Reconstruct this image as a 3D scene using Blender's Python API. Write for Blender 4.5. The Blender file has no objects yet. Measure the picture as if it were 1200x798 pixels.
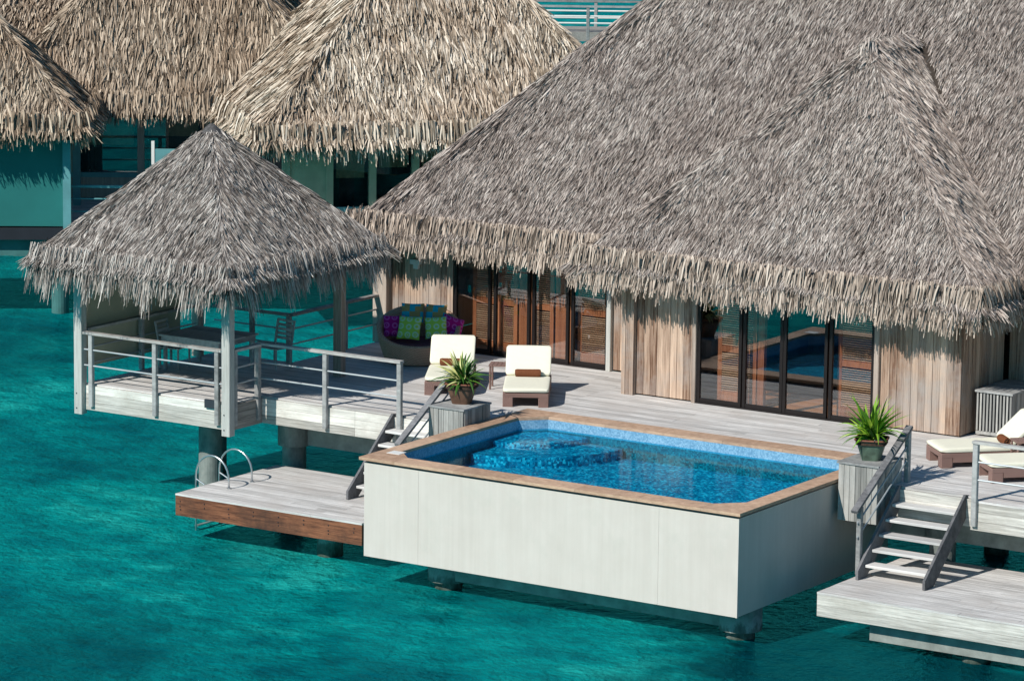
import bpy, math, random
import numpy as np
from mathutils import Vector, Matrix
rnd = random.Random(7); NR = np.random.default_rng(11)
S = bpy.context.scene
R = math.radians
# ------------------------------------------------------------------ camera
CAM = Vector((39.68, -55.94, 14.546))
YAW, PIT, ROLL = 0.57672351, 0.17714594, -0.01205381
fw = Vector((-math.sin(YAW)*math.cos(PIT), math.cos(YAW)*math.cos(PIT), -math.sin(PIT)))
rt0 = fw.cross(Vector((0, 0, 1))).normalized(); dn0 = fw.cross(rt0)
rt = rt0*math.cos(ROLL) + dn0*math.sin(ROLL); dn = -rt0*math.sin(ROLL) + dn0*math.cos(ROLL)
cd = bpy.data.cameras.new('camera'); cam = bpy.data.objects.new('camera', cd); S.collection.objects.link(cam)
m3 = Matrix((rt, -dn, -fw)).transposed()
cam.matrix_world = Matrix.Translation(CAM) @ m3.to_4x4()
cd.sensor_width = 36; cd.lens = 36*4510/1200; cd.clip_start = 1; cd.clip_end = 6000
S.camera = cam
# ------------------------------------------------------------------ light
SUN = Vector((-0.286, -1.204, 1.0)).normalized()
EL = math.asin(SUN.z); AZ = math.atan2(SUN.x, SUN.y)
W = bpy.data.worlds.new("World"); S.world = W; W.use_nodes = True
nt = W.node_tree; nt.nodes.clear()
sky = nt.nodes.new('ShaderNodeTexSky'); sky.sky_type = 'NISHITA'; sky.sun_disc = False
sky.sun_elevation = EL; sky.sun_rotation = AZ % (2*math.pi); sky.air_density = 1.1; sky.dust_density = 0.3; sky.ozone_density = 3.0
bg = nt.nodes.new('ShaderNodeBackground'); bg.inputs[1].default_value = 0.07
wo = nt.nodes.new('ShaderNodeOutputWorld'); hz = nt.nodes.new('ShaderNodeMix'); hz.data_type = 'RGBA'; hz.blend_type = 'MULTIPLY'; hz.inputs[0].default_value = 1; hz.inputs[7].default_value = (.36, .86, 1.02, 1)
nt.links.new(sky.outputs[0], hz.inputs[6]); nt.links.new(hz.outputs[2], bg.inputs[0]); nt.links.new(bg.outputs[0], wo.inputs[0])
sd = bpy.data.lights.new('sun', 'SUN'); sd.energy = 4.8; sd.angle = R(0.55); sd.color = (1, .945, .87)
so = bpy.data.objects.new('sun', sd); S.collection.objects.link(so)
so.rotation_euler = (-SUN).to_track_quat('-Z', 'Y').to_euler()
S.view_settings.view_transform = 'Standard'; S.view_settings.look = 'None'
S.view_settings.exposure = 0.0; S.view_settings.gamma = 1; S.view_settings.use_curve_mapping = False

# ------------------------------------------------------------------ materials
class MT:
    def __init__(s, name):
        s.m = bpy.data.materials.new(name); s.m.use_nodes = True; s.t = s.m.node_tree
        s.b = s.t.nodes['Principled BSDF']; s.o = s.t.nodes['Material Output']
    def n(s, t, **k):
        x = s.t.nodes.new(t)
        for a, v in k.items():
            if hasattr(x, a): setattr(x, a, v)
            else: x.inputs[a].default_value = v
        return x
    def l(s, a, b): s.t.links.new(a, b)
    def pos(s, sc=(1, 1, 1), obj=False):
        mp = s.n('ShaderNodeMapping'); mp.inputs['Scale'].default_value = sc
        if obj: s.l(s.n('ShaderNodeTexCoord').outputs['Object'], mp.inputs[0])
        else: s.l(s.n('ShaderNodeNewGeometry').outputs['Position'], mp.inputs[0])
        return mp.outputs[0]
    def noise(s, sc=(1, 1, 1), scale=1., det=4., rough=.55, obj=False):
        x = s.n('ShaderNodeTexNoise'); x.inputs['Scale'].default_value = scale; x.inputs['Detail'].default_value = det
        x.inputs['Roughness'].default_value = rough; s.l(s.pos(sc, obj), x.inputs[0]); return x.outputs['Fac']
    def ramp(s, fac, pts):
        r = s.n('ShaderNodeValToRGB'); e = r.color_ramp.elements
        while len(e) < len(pts): e.new(.5)
        for i, (p, c) in enumerate(pts): e[i].position = p; e[i].color = (*c, 1)
        s.l(fac, r.inputs[0]); return r.outputs[0]
    def attr(s, nm='tone'):
        a = s.n('ShaderNodeAttribute'); a.attribute_name = nm; return a.outputs['Fac']
    def math(s, op, a, b):
        x = s.n('ShaderNodeMath', operation=op)
        for i, v in enumerate((a, b)):
            if isinstance(v, (int, float)): x.inputs[i].default_value = v
            else: s.l(v, x.inputs[i])
        return x.outputs[0]
    def mix(s, f, a, b, mode='MIX'):
        x = s.n('ShaderNodeMix', data_type='RGBA', blend_type=mode)
        for i, v in ((0, f), (6, a), (7, b)):
            if isinstance(v, (int, float)): x.inputs[i].default_value = v
            elif isinstance(v, tuple): x.inputs[i].default_value = (*v, 1)
            else: s.l(v, x.inputs[i])
        return x.outputs[2]
    def bump(s, h, st=.3, d=.01):
        x = s.n('ShaderNodeBump'); x.inputs['Strength'].default_value = st; x.inputs['Distance'].default_value = d
        s.l(h, x.inputs['Height']); s.l(x.outputs[0], s.b.inputs['Normal']); return x.outputs[0]
    def col(s, c, rough=.7, spec=.3):
        if isinstance(c, tuple): s.b.inputs['Base Color'].default_value = (*c, 1)
        else: s.l(c, s.b.inputs['Base Color'])
        s.b.inputs['Roughness'].default_value = rough; s.b.inputs['Specular IOR Level'].default_value = spec
        return s.m

def wood(name, dark, light, sc, rough=.8, stain=None, st_amt=.5, lo=.25, hi=.8, fine=1., tw=.42):
    M = MT(name)
    t = M.attr(); g = M.math('ADD', M.math('MULTIPLY', M.math('SUBTRACT', M.noise(sc, 1, 6, .7), .5), 2.3), .5); g2 = M.noise(tuple(v*.22 for v in sc), 1, 3)
    f = M.math('ADD', M.math('MULTIPLY', t, tw), M.math('MULTIPLY', g, .5*fine)); f = M.math('ADD', f, M.math('MULTIPLY', g2, .25))
    mid = tuple((a+b)/2 for a, b in zip(dark, light))
    c = M.ramp(f, [(lo, dark), ((lo+hi)/2, mid), (hi, light)])
    if stain:
        s2 = M.noise((.6, .6, .6), 1.3, 5, .7)
        c = M.mix(M.math('MULTIPLY', M.ramp(s2, [(.45, (0, 0, 0)), (.68, (1, 1, 1))]), st_amt), c, stain)
    M.col(c, rough, .25); M.bump(g, .5, .006); return M.m

GX = (1.2, 26, 26); GY = (26, 1.2, 26); GZ = (24, 24, 1.1)
m_deck = wood('weathered_deck', (.36, .35, .34), (.90, .885, .865), (.9, 20, 20), stain=(.50, .46, .43), st_amt=.6, fine=1.25, lo=.32, hi=.9, tw=.22)
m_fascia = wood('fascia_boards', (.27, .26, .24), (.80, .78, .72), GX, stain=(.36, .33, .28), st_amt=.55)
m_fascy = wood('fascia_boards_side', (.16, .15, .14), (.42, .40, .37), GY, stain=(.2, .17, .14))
m_redw = wood('reddish_board', (.07, .028, .018), (.42, .17, .085), (1.6, 12, 22), stain=(.05, .028, .022), st_amt=.85)
m_rail = wood('grey_rail_timber', (.17, .175, .175), (.42, .425, .42), (5, 5, 9))
m_hand = wood('handrail_timber', (.20, .195, .19), (.50, .49, .47), (4, 10, 20))
m_tread = wood('stair_tread_timber', (.28, .28, .28), (.68, .67, .65), GX)
m_dark = wood('dark_stair_timber', (.07, .072, .078), (.19, .19, .20), (9, 9, 9))
m_dark2 = wood('dark_handrail_timber', (.10, .10, .105), (.30, .30, .31), (6, 6, 12))
m_post = wood('post_timber', (.22, .225, .215), (.52, .52, .49), GZ)
m_postw = wood('brown_post', (.20, .15, .12), (.50, .42, .36), GZ)
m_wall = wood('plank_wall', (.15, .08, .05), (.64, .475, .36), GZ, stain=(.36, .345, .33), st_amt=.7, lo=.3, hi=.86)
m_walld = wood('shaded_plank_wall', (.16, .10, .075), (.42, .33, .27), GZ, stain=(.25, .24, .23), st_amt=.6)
m_box = wood('slatted_box', (.17, .175, .17), (.48, .475, .45), GZ, stain=(.2, .19, .17), st_amt=.5)
m_cop = wood('coping_timber', (.33, .20, .13), (.72, .50, .35), (7, 7, 30), lo=.25, hi=.9, stain=(.34, .24, .18), st_amt=.5)
m_shut = wood('shutter_wood', (.22, .075, .03), (.50, .21, .10), GZ)
m_slat = wood('louvre_slats', (.55, .33, .20), (.88, .62, .42), (2, 2, 30))
m_floor = wood('interior_floor', (.28, .10, .03), (.58, .26, .09), GX)
m_patio = wood('table_wood', (.24, .25, .25), (.52, .53, .52), (12, 3, 12))

def plain(name, c, rough=.6, spec=.4, var=.12, scale=3., metal=0., bump=0.):
    M = MT(name); n = M.noise((1, 1, 1), scale, 5, .6)
    M.col(M.ramp(n, [(.3, tuple(x*(1-var) for x in c)), (.7, tuple(min(1, x*(1+var)) for x in c))]), rough, spec)
    M.b.inputs['Metallic'].default_value = metal
    if bump: M.bump(M.noise((1, 1, 1), 60, 4), bump, .004)
    return M.m
m_metal = plain('galvanised_metal', (.42, .46, .48), .45, .5, .08, 5, .4)
def pile_mat():
    M = MT('tide_stained_concrete'); n = M.noise((1, 1, .6), 5, 5, .65)
    sx = M.n('ShaderNodeSeparateXYZ'); M.l(M.n('ShaderNodeNewGeometry').outputs['Position'], sx.inputs[0])
    h = M.math('ADD', M.math('MULTIPLY', M.math('ADD', sx.outputs[2], 2.5), 1.5), M.math('MULTIPLY', M.math('SUBTRACT', n, .5), .9))
    base = M.ramp(n, [(.3, (.13, .15, .145)), (.55, (.22, .24, .225)), (.75, (.30, .31, .29))])
    st = M.ramp(h, [(.0, (.012, .022, .02)), (.28, (.035, .055, .04)), (.60, (.10, .12, .10)), (.85, (1, 1, 1))])
    f = M.ramp(h, [(.15, (1, 1, 1)), (.9, (0, 0, 0))])
    M.col(M.mix(f, base, st), .9, .2); M.bump(n, .5, .02); return M.m
m_pile = pile_mat()
m_steel = plain('stainless_steel', (.62, .64, .65), .28, .5, .03, 5, .85)
m_conc = plain('sea_concrete', (.27, .29, .27), .9, .2, .3, 3, 0, .4)
m_frame = plain('dark_bronze_frame', (.014, .011, .011), .4, .3)
m_cush = plain('cream_cushion', (.82, .80, .66), .85, .2, .03, 12, 0, .15)
m_cushg = plain('ivory_cushion', (.72, .70, .55), .85, .2, .03, 12, 0, .15)
m_towel = plain('brown_towel', (.17, .062, .030), .95, .1, .25, 70, 0, .9)
m_white = plain('white_paint', (.78, .78, .75), .5, .3, .04)
m_screen = plain('olive_canvas', (.40, .40, .30), .8, .2, .1, 1.2)
m_screenb = plain('canvas_blind', (.02, .17, .16), .6, .3, .1, .8)  # dark teal: the blind's shade is put into its base colour
m_black = plain('black_plastic', (.03, .035, .045), .5, .4)
m_seat = plain('aubergine_cushion', (.17, .06, .075), .9, .1, .2, 14)
m_soil = plain('soil', (.06, .04, .03), .95, .1, .4, 30)
m_peb = plain('white_pebble', (.62, .60, .56), .8, .2, .15, 9)
m_potg = plain('green_glazed_pot', (.085, .13, .095), .45, .45, .4, 8)
m_potb = plain('brown_clay_pot', (.13, .07, .045), .6, .35, .4, 8)
m_rim = plain('rusty_pot_rim', (.20, .075, .045), .6, .3, .3, 12)
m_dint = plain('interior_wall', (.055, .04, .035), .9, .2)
m_curt = plain('curtain', (.22, .2, .17), .9, .1, .25, 2)
m_far = plain('neighbour_trim', (.12, .32, .34), .6, .3)
m_fard = plain('neighbour_dark', (.02, .022, .03), .6, .3)
m_farw = wood('neighbour_wall', (.16, .14, .12), (.42, .38, .33), GZ)

def stucco():
    M = MT('white_rendered_wall')
    v = M.noise((9, 9, .35), 1, 5, .6); n = M.noise((1, 1, 1), 1.1, 5, .6)
    f = M.math('ADD', M.math('MULTIPLY', v, .5), M.math('MULTIPLY', n, .5))
    g = M.noise((26, 26, .8), 1, 3, .5)
    c = M.ramp(f, [(.33, (.565, .515, .465)), (.62, (.63, .58, .53))])
    c = M.mix(M.math('MULTIPLY', M.ramp(g, [(.58, (0, 0, 0)), (.75, (1, 1, 1))]), .16), c, (.50, .48, .42)); g4 = M.noise((2.2, 2.2, 1.6), 1, 6, .7); c = M.mix(M.math('MULTIPLY', M.ramp(g4, [(.52, (0, 0, 0)), (.70, (1, 1, 1))]), .30), c, (.50, .485, .43))
    M.col(c, .75, .25); M.bump(M.noise((1, 1, 1), 45, 4), .25, .004); return M.m
m_stucco = stucco()

def wicker(name, a, b, s=34):
    M = MT(name)
    w1 = M.n('ShaderNodeTexChecker'); w1.inputs['Scale'].default_value = s; M.l(M.pos((1, 1, 1.7), True), w1.inputs[0])
    n = M.noise((1, 1, 1), 6, 3)
    c = M.mix(w1.outputs['Fac'], a, b); c = M.mix(M.math('MULTIPLY', n, .35), c, tuple(x*.5 for x in a))
    M.col(c, .7, .3); M.bump(w1.outputs['Fac'], .6, .006); return M.m
m_wick = wicker('brown_wicker', (.20, .115, .095), (.36, .235, .205), 40)
m_wickd = wicker('daybed_wicker', (.50, .28, .18), (.74, .48, .34), 30)

def thatch_mat(name, pts, big=.35, tint=(.5, .4, .3)):
    M = MT(name)
    t = M.attr(); n = M.noise((1, 1, 1), .55, 4, .6); n2 = M.noise((1, 1, 1), 3.2, 3, .6)
    f = M.math('ADD', M.math('MULTIPLY', t, 1-big), M.math('MULTIPLY', n2, big))
    c = M.ramp(f, pts)
    c = M.mix(M.math('MULTIPLY', M.ramp(n, [(.42, (0, 0, 0)), (.60, (1, 1, 1))]), .55), c, tint, 'MULTIPLY')
    nb = M.noise((1, 1, 1), 1.9, 5, .7); c = M.mix(M.math('MULTIPLY', M.ramp(nb, [(.54, (0, 0, 0)), (.66, (1, 1, 1))]), .5), c, (.62, .58, .55), 'MULTIPLY')
    M.col(c, .78, .18); return M.m
th_main = thatch_mat('thatch_grey', [(.12, (.10, .078, .068)), (.42, (.35, .295, .262)), (.66, (.54, .475, .43)), (.9, (.80, .73, .66))], tint=(.74, .70, .69))
th_edge = thatch_mat('thatch_eave', [(.12, (.085, .065, .052)), (.42, (.36, .29, .24)), (.68, (.56, .465, .39)), (.95, (.76, .66, .565))], tint=(.8, .78, .75))
th_pav = thatch_mat('thatch_pavilion', [(.12, (.065, .055, .05)), (.42, (.29, .25, .225)), (.66, (.54, .49, .45)), (.9, (.86, .81, .75))], tint=(.75, .74, .74))
th_far = thatch_mat('thatch_golden', [(.12, (.12, .09, .062)), (.4, (.45, .37, .285)), (.66, (.70, .61, .50)), (.9, (.92, .85, .74))], tint=(.72, .62, .55))
th_far2 = thatch_mat('thatch_brown', [(.12, (.08, .058, .04)), (.4, (.34, .265, .195)), (.66, (.54, .44, .34)), (.9, (.78, .67, .53))], tint=(.72, .62, .55))
m_under = plain('thatch_underlay', (.055, .045, .038), .95, .1, .3, 6)

def glass_mat(name, tint, refl, ior=None, rough=.0):
    M = MT(name); M.t.nodes.remove(M.b)
    tr = M.n('ShaderNodeBsdfTransparent'); tr.inputs[0].default_value = (*tint, 1)
    gl = M.n('ShaderNodeBsdfGlossy'); gl.inputs['Roughness'].default_value = rough; gl.inputs[0].default_value = (.9, .95, 1, 1)
    mx = M.n('ShaderNodeMixShader'); mx.inputs[0].default_value = refl
    M.l(tr.outputs[0], mx.inputs[1]); M.l(gl.outputs[0], mx.inputs[2]); M.l(mx.outputs[0], M.o.inputs[0]); return M.m
m_glass = glass_mat('door_glass', (.93, .92, .91), .12)
m_glassf = glass_mat('neighbour_glass', (.85, .88, .88), .12)

def sea_mat():
    M = MT('lagoon_water'); M.t.nodes.remove(M.b)
    w1 = M.noise((1, 1, 1), 1.6, 6, .62); w2 = M.noise((1, 1, 1), 7, 4, .6)
    h = M.math('ADD', M.math('MULTIPLY', w1, 1.0), M.math('MULTIPLY', w2, .22))
    bp = M.n('ShaderNodeBump'); bp.inputs['Strength'].default_value = 1.0; bp.inputs['Distance'].default_value = .30; M.l(h, bp.inputs['Height'])
    n = M.noise((1, 1, 1), .16, 5, .6); n3 = M.noise((1, .8, 1), 1.5, 6, .7)
    vo = M.n('ShaderNodeTexVoronoi'); vo.feature = 'SMOOTH_F1'; vo.inputs['Scale'].default_value = .8; vo.inputs['Smoothness'].default_value = .6; wv = M.n('ShaderNodeVectorMath', operation='ADD'); M.l(M.pos((1, 1.2, 1)), wv.inputs[0]); nz = M.n('ShaderNodeTexNoise'); nz.inputs['Scale'].default_value = .9; nz.inputs['Detail'].default_value = 3; M.l(M.pos((1, 1, 1)), nz.inputs[0]); M.l(nz.outputs['Color'], wv.inputs[1]); M.l(wv.outputs[0], vo.inputs[0])
    f = M.math('ADD', M.math('ADD', M.math('MULTIPLY', n, .60), M.math('MULTIPLY', n3, .30)), M.math('MULTIPLY', M.math('SUBTRACT', vo.outputs['Distance'], .3), .16))  # lighter cell edges paint caustic-like light into the water colour
    c = M.ramp(f, [(.36, (.0, .12, .155)), (.45, (.0, .23, .25)), (.53, (.001, .34, .335)), (.62, (.02, .54, .49))])
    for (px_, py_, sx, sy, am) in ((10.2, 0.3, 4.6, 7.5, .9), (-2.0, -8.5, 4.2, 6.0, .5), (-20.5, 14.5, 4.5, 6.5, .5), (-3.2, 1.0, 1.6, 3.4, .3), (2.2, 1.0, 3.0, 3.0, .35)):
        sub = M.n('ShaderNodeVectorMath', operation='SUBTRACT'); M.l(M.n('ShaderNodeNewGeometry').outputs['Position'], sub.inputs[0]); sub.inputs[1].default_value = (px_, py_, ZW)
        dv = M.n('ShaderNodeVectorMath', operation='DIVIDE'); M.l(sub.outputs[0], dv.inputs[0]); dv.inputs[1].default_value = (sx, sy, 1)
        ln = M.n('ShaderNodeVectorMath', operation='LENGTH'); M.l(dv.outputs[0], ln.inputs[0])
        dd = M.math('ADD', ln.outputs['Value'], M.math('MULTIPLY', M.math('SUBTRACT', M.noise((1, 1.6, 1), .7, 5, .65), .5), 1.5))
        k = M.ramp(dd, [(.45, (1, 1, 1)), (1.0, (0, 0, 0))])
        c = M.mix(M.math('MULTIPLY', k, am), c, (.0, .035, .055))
    patch = c
    df = M.n('ShaderNodeBsdfDiffuse'); M.l(c, df.inputs[0]); M.l(bp.outputs[0], df.inputs['Normal'])
    tr = M.n('ShaderNodeBsdfTransparent'); M.l(M.ramp(f, [(.34, (.0, .46, .50)), (.70, (.02, .72, .70))]), tr.inputs[0])
    mx = M.n('ShaderNodeMixShader'); mx.inputs[0].default_value = .28; M.l(df.outputs[0], mx.inputs[1]); M.l(tr.outputs[0], mx.inputs[2])
    gl = M.n('ShaderNodeBsdfGlossy'); gl.inputs['Roughness'].default_value = .06; gl.inputs[0].default_value = (.08, .62, .72, 1); M.l(bp.outputs[0], gl.inputs['Normal'])
    fr = M.n('ShaderNodeFresnel'); fr.inputs[0].default_value = 1.17; M.l(bp.outputs[0], fr.inputs['Normal'])
    m2 = M.n('ShaderNodeMixShader'); M.l(fr.outputs[0], m2.inputs[0]); M.l(mx.outputs[0], m2.inputs[1]); M.l(gl.outputs[0], m2.inputs[2])
    M.l(m2.outputs[0], M.o.inputs[0]); return M.m
def pool_water_mat():
    M = MT('pool_water'); M.t.nodes.remove(M.b)
    w1 = M.noise((1, 1.3, 1), 3.0, 3, .55)
    bp = M.n('ShaderNodeBump'); bp.inputs['Strength'].default_value = .22; bp.inputs['Distance'].default_value = .02; M.l(w1, bp.inputs['Height'])
    tr = M.n('ShaderNodeBsdfTransparent'); tr.inputs[0].default_value = (.25, .82, .93, 1)
    gl = M.n('ShaderNodeBsdfGlossy'); gl.inputs['Roughness'].default_value = .05; gl.inputs[0].default_value = (.6, .9, 1, 1); M.l(bp.outputs[0], gl.inputs['Normal'])
    fr = M.n('ShaderNodeFresnel'); fr.inputs[0].default_value = 1.11; M.l(bp.outputs[0], fr.inputs['Normal'])
    m2 = M.n('ShaderNodeMixShader'); M.l(fr.outputs[0], m2.inputs[0]); M.l(tr.outputs[0], m2.inputs[1]); M.l(gl.outputs[0], m2.inputs[2])
    M.l(m2.outputs[0], M.o.inputs[0]); return M.m
def tile_mat(name, pts, scale=16):
    M = MT(name)
    v = M.n('ShaderNodeTexVoronoi'); v.inputs['Scale'].default_value = scale; v.distance = 'CHEBYCHEV'
    v.inputs['Randomness'].default_value = .55; M.l(M.pos((1, 1, 1)), v.inputs[0])
    sp = M.n('ShaderNodeSeparateColor'); M.l(v.outputs['Color'], sp.inputs[0])
    n = M.noise((1, 1.4, 1), 4.5, 3, .6)
    f = M.math('ADD', M.math('MULTIPLY', sp.outputs[0], .55), M.math('MULTIPLY', n, .45))
    M.col(M.ramp(f, pts), .35, .5); return M.m
m_tile = tile_mat('pool_mosaic', [(.25, (.0, .09, .19)), (.45, (.0, .21, .35)), (.60, (.0, .34, .50)), (.76, (.18, .70, .82))], 24)  # mosaic tones, with caustic sparkle painted in by the brightest ones
m_tileu = tile_mat('deep_wall_mosaic', [(.25, (.0, .06, .09)), (.5, (.0, .14, .17)), (.8, (.02, .25, .29))], 30)
m_tilew = tile_mat('pool_wall_mosaic', [(.2, (.12, .27, .42)), (.5, (.18, .36, .52)), (.8, (.28, .47, .62))], 34)
def seabed_mat():
    M = MT('sandy_seabed'); n = M.noise((1, 1, 1), .35, 6, .65)
    M.col(M.ramp(n, [(.38, (.10, .16, .13)), (.5, (.38, .46, .38)), (.65, (.62, .66, .55))]), .9, .1); return M.m

def pillow_mat(name, base, mark, kind):
    M = MT(name)
    tc = M.n('ShaderNodeTexCoord'); mp = M.n('ShaderNodeMapping'); mp.inputs['Scale'].default_value = (1, 1, .02); M.l(tc.outputs['Object'], mp.inputs[0])
    v = M.n('ShaderNodeTexVoronoi'); v.inputs['Scale'].default_value = 6.0 if kind != 'block' else 9; v.inputs['Randomness'].default_value = .12 if kind != 'block' else 0
    if kind == 'block': v.distance = 'CHEBYCHEV'
    M.l(mp.outputs[0], v.inputs[0])
    if kind == 'ring':
        f = M.ramp(v.outputs['Distance'], [(.07, (1, 1, 1)), (.11, (0, 0, 0)), (.19, (0, 0, 0)), (.23, (1, 1, 1)), (.36, (1, 1, 1)), (.40, (0, 0, 0))])
    else:
        sp = M.n('ShaderNodeSeparateColor'); M.l(v.outputs['Color'], sp.inputs[0]); f = M.math('GREATER_THAN', sp.outputs[0], .5)
    M.col(M.mix(f, base, mark), .85, .15); return M.m
m_pm = pillow_mat('magenta_print', (.42, .008, .19), (.58, .10, .42), 'ring')
m_pl = pillow_mat('lime_print', (.40, .64, .09), (.46, .72, .50), 'ring')
m_pb = pillow_mat('turquoise_ochre_print', (.02, .42, .54), (.46, .30, .12), 'block')
def leaf_mat(name, a, b, c):
    M = MT(name); t = M.attr(); M.col(M.ramp(t, [(.1, a), (.6, b), (.95, c)]), .45, .4)
    M.b.inputs['Subsurface Weight'].default_value = 0; return M.m
m_leaf = leaf_mat('bright_leaf', (.05, .16, .008), (.17, .36, .02), (.36, .50, .06))
m_leafv = leaf_mat('striped_leaf', (.03, .10, .012), (.12, .26, .03), (.60, .60, .25))

# ------------------------------------------------------------------ mesh builder
class MB:
    def __init__(s): s.v = []; s.f = []; s.t = []
    def add(s, vs, fs, tone=None):
        o = len(s.v); s.v += [tuple(v) for v in vs]; t = rnd.random() if tone is None else tone
        for f in fs: s.f.append([i+o for i in f]); s.t.append(t)
    def box(s, x0, x1, y0, y1, z0, z1, tone=None, M=None):
        vs = [Vector(p) for p in ((x0,y0,z0),(x1,y0,z0),(x1,y1,z0),(x0,y1,z0),(x0,y0,z1),(x1,y0,z1),(x1,y1,z1),(x0,y1,z1))]
        if M: vs = [M @ v for v in vs]
        s.add(vs, [(3,2,1,0),(4,5,6,7),(0,1,5,4),(1,2,6,5),(2,3,7,6),(3,0,4,7)], tone); return s
    def cbox(s, x0, x1, y0, y1, z0, z1, c=.01, tone=None, M=None):   # box with chamfered vertical + top edges
        def ring(d, z): return [(x0+d,y0+c,z),(x0+c,y0+d,z),(x1-c,y0+d,z),(x1-d,y0+c,z),(x1-d,y1-c,z),(x1-c,y1-d,z),(x0+c,y1-d,z),(x0+d,y1-c,z)]
        vs = ring(0, z0)+ring(0, z1-c)+ring(c*.7, z1)
        vs = [Vector(v) for v in vs]
        if M: vs = [M @ v for v in vs]
        fs = [tuple(range(7,-1,-1)), tuple(range(16,24))]
        for k in (0, 8):
            for i in range(8): j = (i+1) % 8; fs.append((k+i, k+j, k+8+j, k+8+i))
        s.add(vs, fs, tone); return s
    def bar(s, a, b, w, h, up=(0,0,1), tone=None):                   # rectangular bar a->b
        a = Vector(a); b = Vector(b); d = (b-a).normalized(); sd_ = d.cross(Vector(up)).normalized(); u = sd_.cross(d)
        vs = [p + sd_*i*w/2 + u*j*h/2 for p in (a, b) for i, j in ((-1,-1),(1,-1),(1,1),(-1,1))]
        s.add(vs, [(3,2,1,0),(4,5,6,7),(0,1,5,4),(1,2,6,5),(2,3,7,6),(3,0,4,7)], tone); return s
    def tube(s, pts, r, n=10, tone=None):
        pts = [Vector(p) for p in pts]; rr = r if isinstance(r, (list, tuple)) else [r]*len(pts)
        vs = []; fs = []; prev = None
        for i, p in enumerate(pts):
            d = (pts[min(i+1, len(pts)-1)] - pts[max(i-1, 0)]).normalized()
            if prev is None: a = d.orthogonal().normalized()
            else: a = (prev - d*prev.dot(d)).normalized()
            prev = a; b = d.cross(a)
            for k in range(n): an = 2*math.pi*k/n; vs.append(p + (a*math.cos(an)+b*math.sin(an))*rr[i])
        for i in range(len(pts)-1):
            for k in range(n): j = (k+1) % n; fs.append((i*n+k, i*n+j, (i+1)*n+j, (i+1)*n+k))
        fs.append(tuple(range(n-1, -1, -1))); fs.append(tuple((len(pts)-1)*n+k for k in range(n)))
        s.add(vs, fs, tone); return s
    def prism(s, poly, z0, z1, tone=None):
        n = len(poly); vs = [(x, y, z0) for x, y in poly]+[(x, y, z1) for x, y in poly]
        s.add(vs, [tuple(range(n-1,-1,-1)), tuple(range(n, 2*n))]+[(i, (i+1)%n, n+(i+1)%n, n+i) for i in range(n)], tone); return s
    def grid(s, fn, nu, nv, closed=False, tone=None):
        vs = [fn(i/(nu if closed else nu-1), j/(nv-1)) for j in range(nv) for i in range(nu)]
        fs = []
        for j in range(nv-1):
            for i in range(nu if closed else nu-1):
                i2 = (i+1) % nu; fs.append((j*nu+i, j*nu+i2, (j+1)*nu+i2, (j+1)*nu+i))
        s.add(vs, fs, tone); return s
    def build(s, name, mat, parent=None, world=True, smooth=False):
        me = bpy.data.meshes.new(name); off = Vector((0,0,0))
        if parent and world:
            p = parent
            while p: off += p.location; p = p.parent
        me.from_pydata([tuple(Vector(v)-off) for v in s.v], [], s.f)
        a = me.attributes.new('tone', 'FLOAT', 'FACE'); a.data.foreach_set('value', np.array(s.t, dtype=np.float32))
        me.materials.append(mat)
        if smooth: me.polygons.foreach_set('use_smooth', [True]*len(me.polygons))
        o = bpy.data.objects.new(name, me); S.collection.objects.link(o)
        if parent: o.parent = parent
        return o
def bx(*a, **k): return MB().box(*a, **k)
def cbx(*a, **k): return MB().cbox(*a, **k)
def tag(o, label, cat, group=None):
    o['label'] = label; o['category'] = cat
    if group: o['group'] = group
    return o
def thing(name, label, cat, loc=(0,0,0), rz=0, group=None):
    o = bpy.data.objects.new(name, None); S.collection.objects.link(o); o.empty_display_size = .2
    o.location = loc; o.rotation_euler = (0, 0, rz); return tag(o, label, cat, group)
def struct(o): o['kind'] = 'structure'; return o
def kids(o): return [c for c in S.collection.objects if c.parent == o]
def dup(o, loc, rz, label, parent=None):
    c = o.copy(); S.collection.objects.link(c)
    if parent is None: c.location = loc; c.rotation_euler = (0, 0, rz); c['label'] = label
    else: c.parent = parent
    for k in kids(o): dup(k, None, None, None, c)
    return c

# ------------------------------------------------------------------ setting
ZW = -2.33
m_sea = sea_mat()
def sheet(name, z, mat, r=1600):
    b = MB(); b.add([(-r,-r,z),(r,-r,z),(r,r,z),(-r,r,z)], [(0,1,2,3)]); return struct(b.build(name, mat))
sheet('lagoon_water', ZW, m_sea); sheet('seabed', ZW-1.1, seabed_mat())

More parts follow.
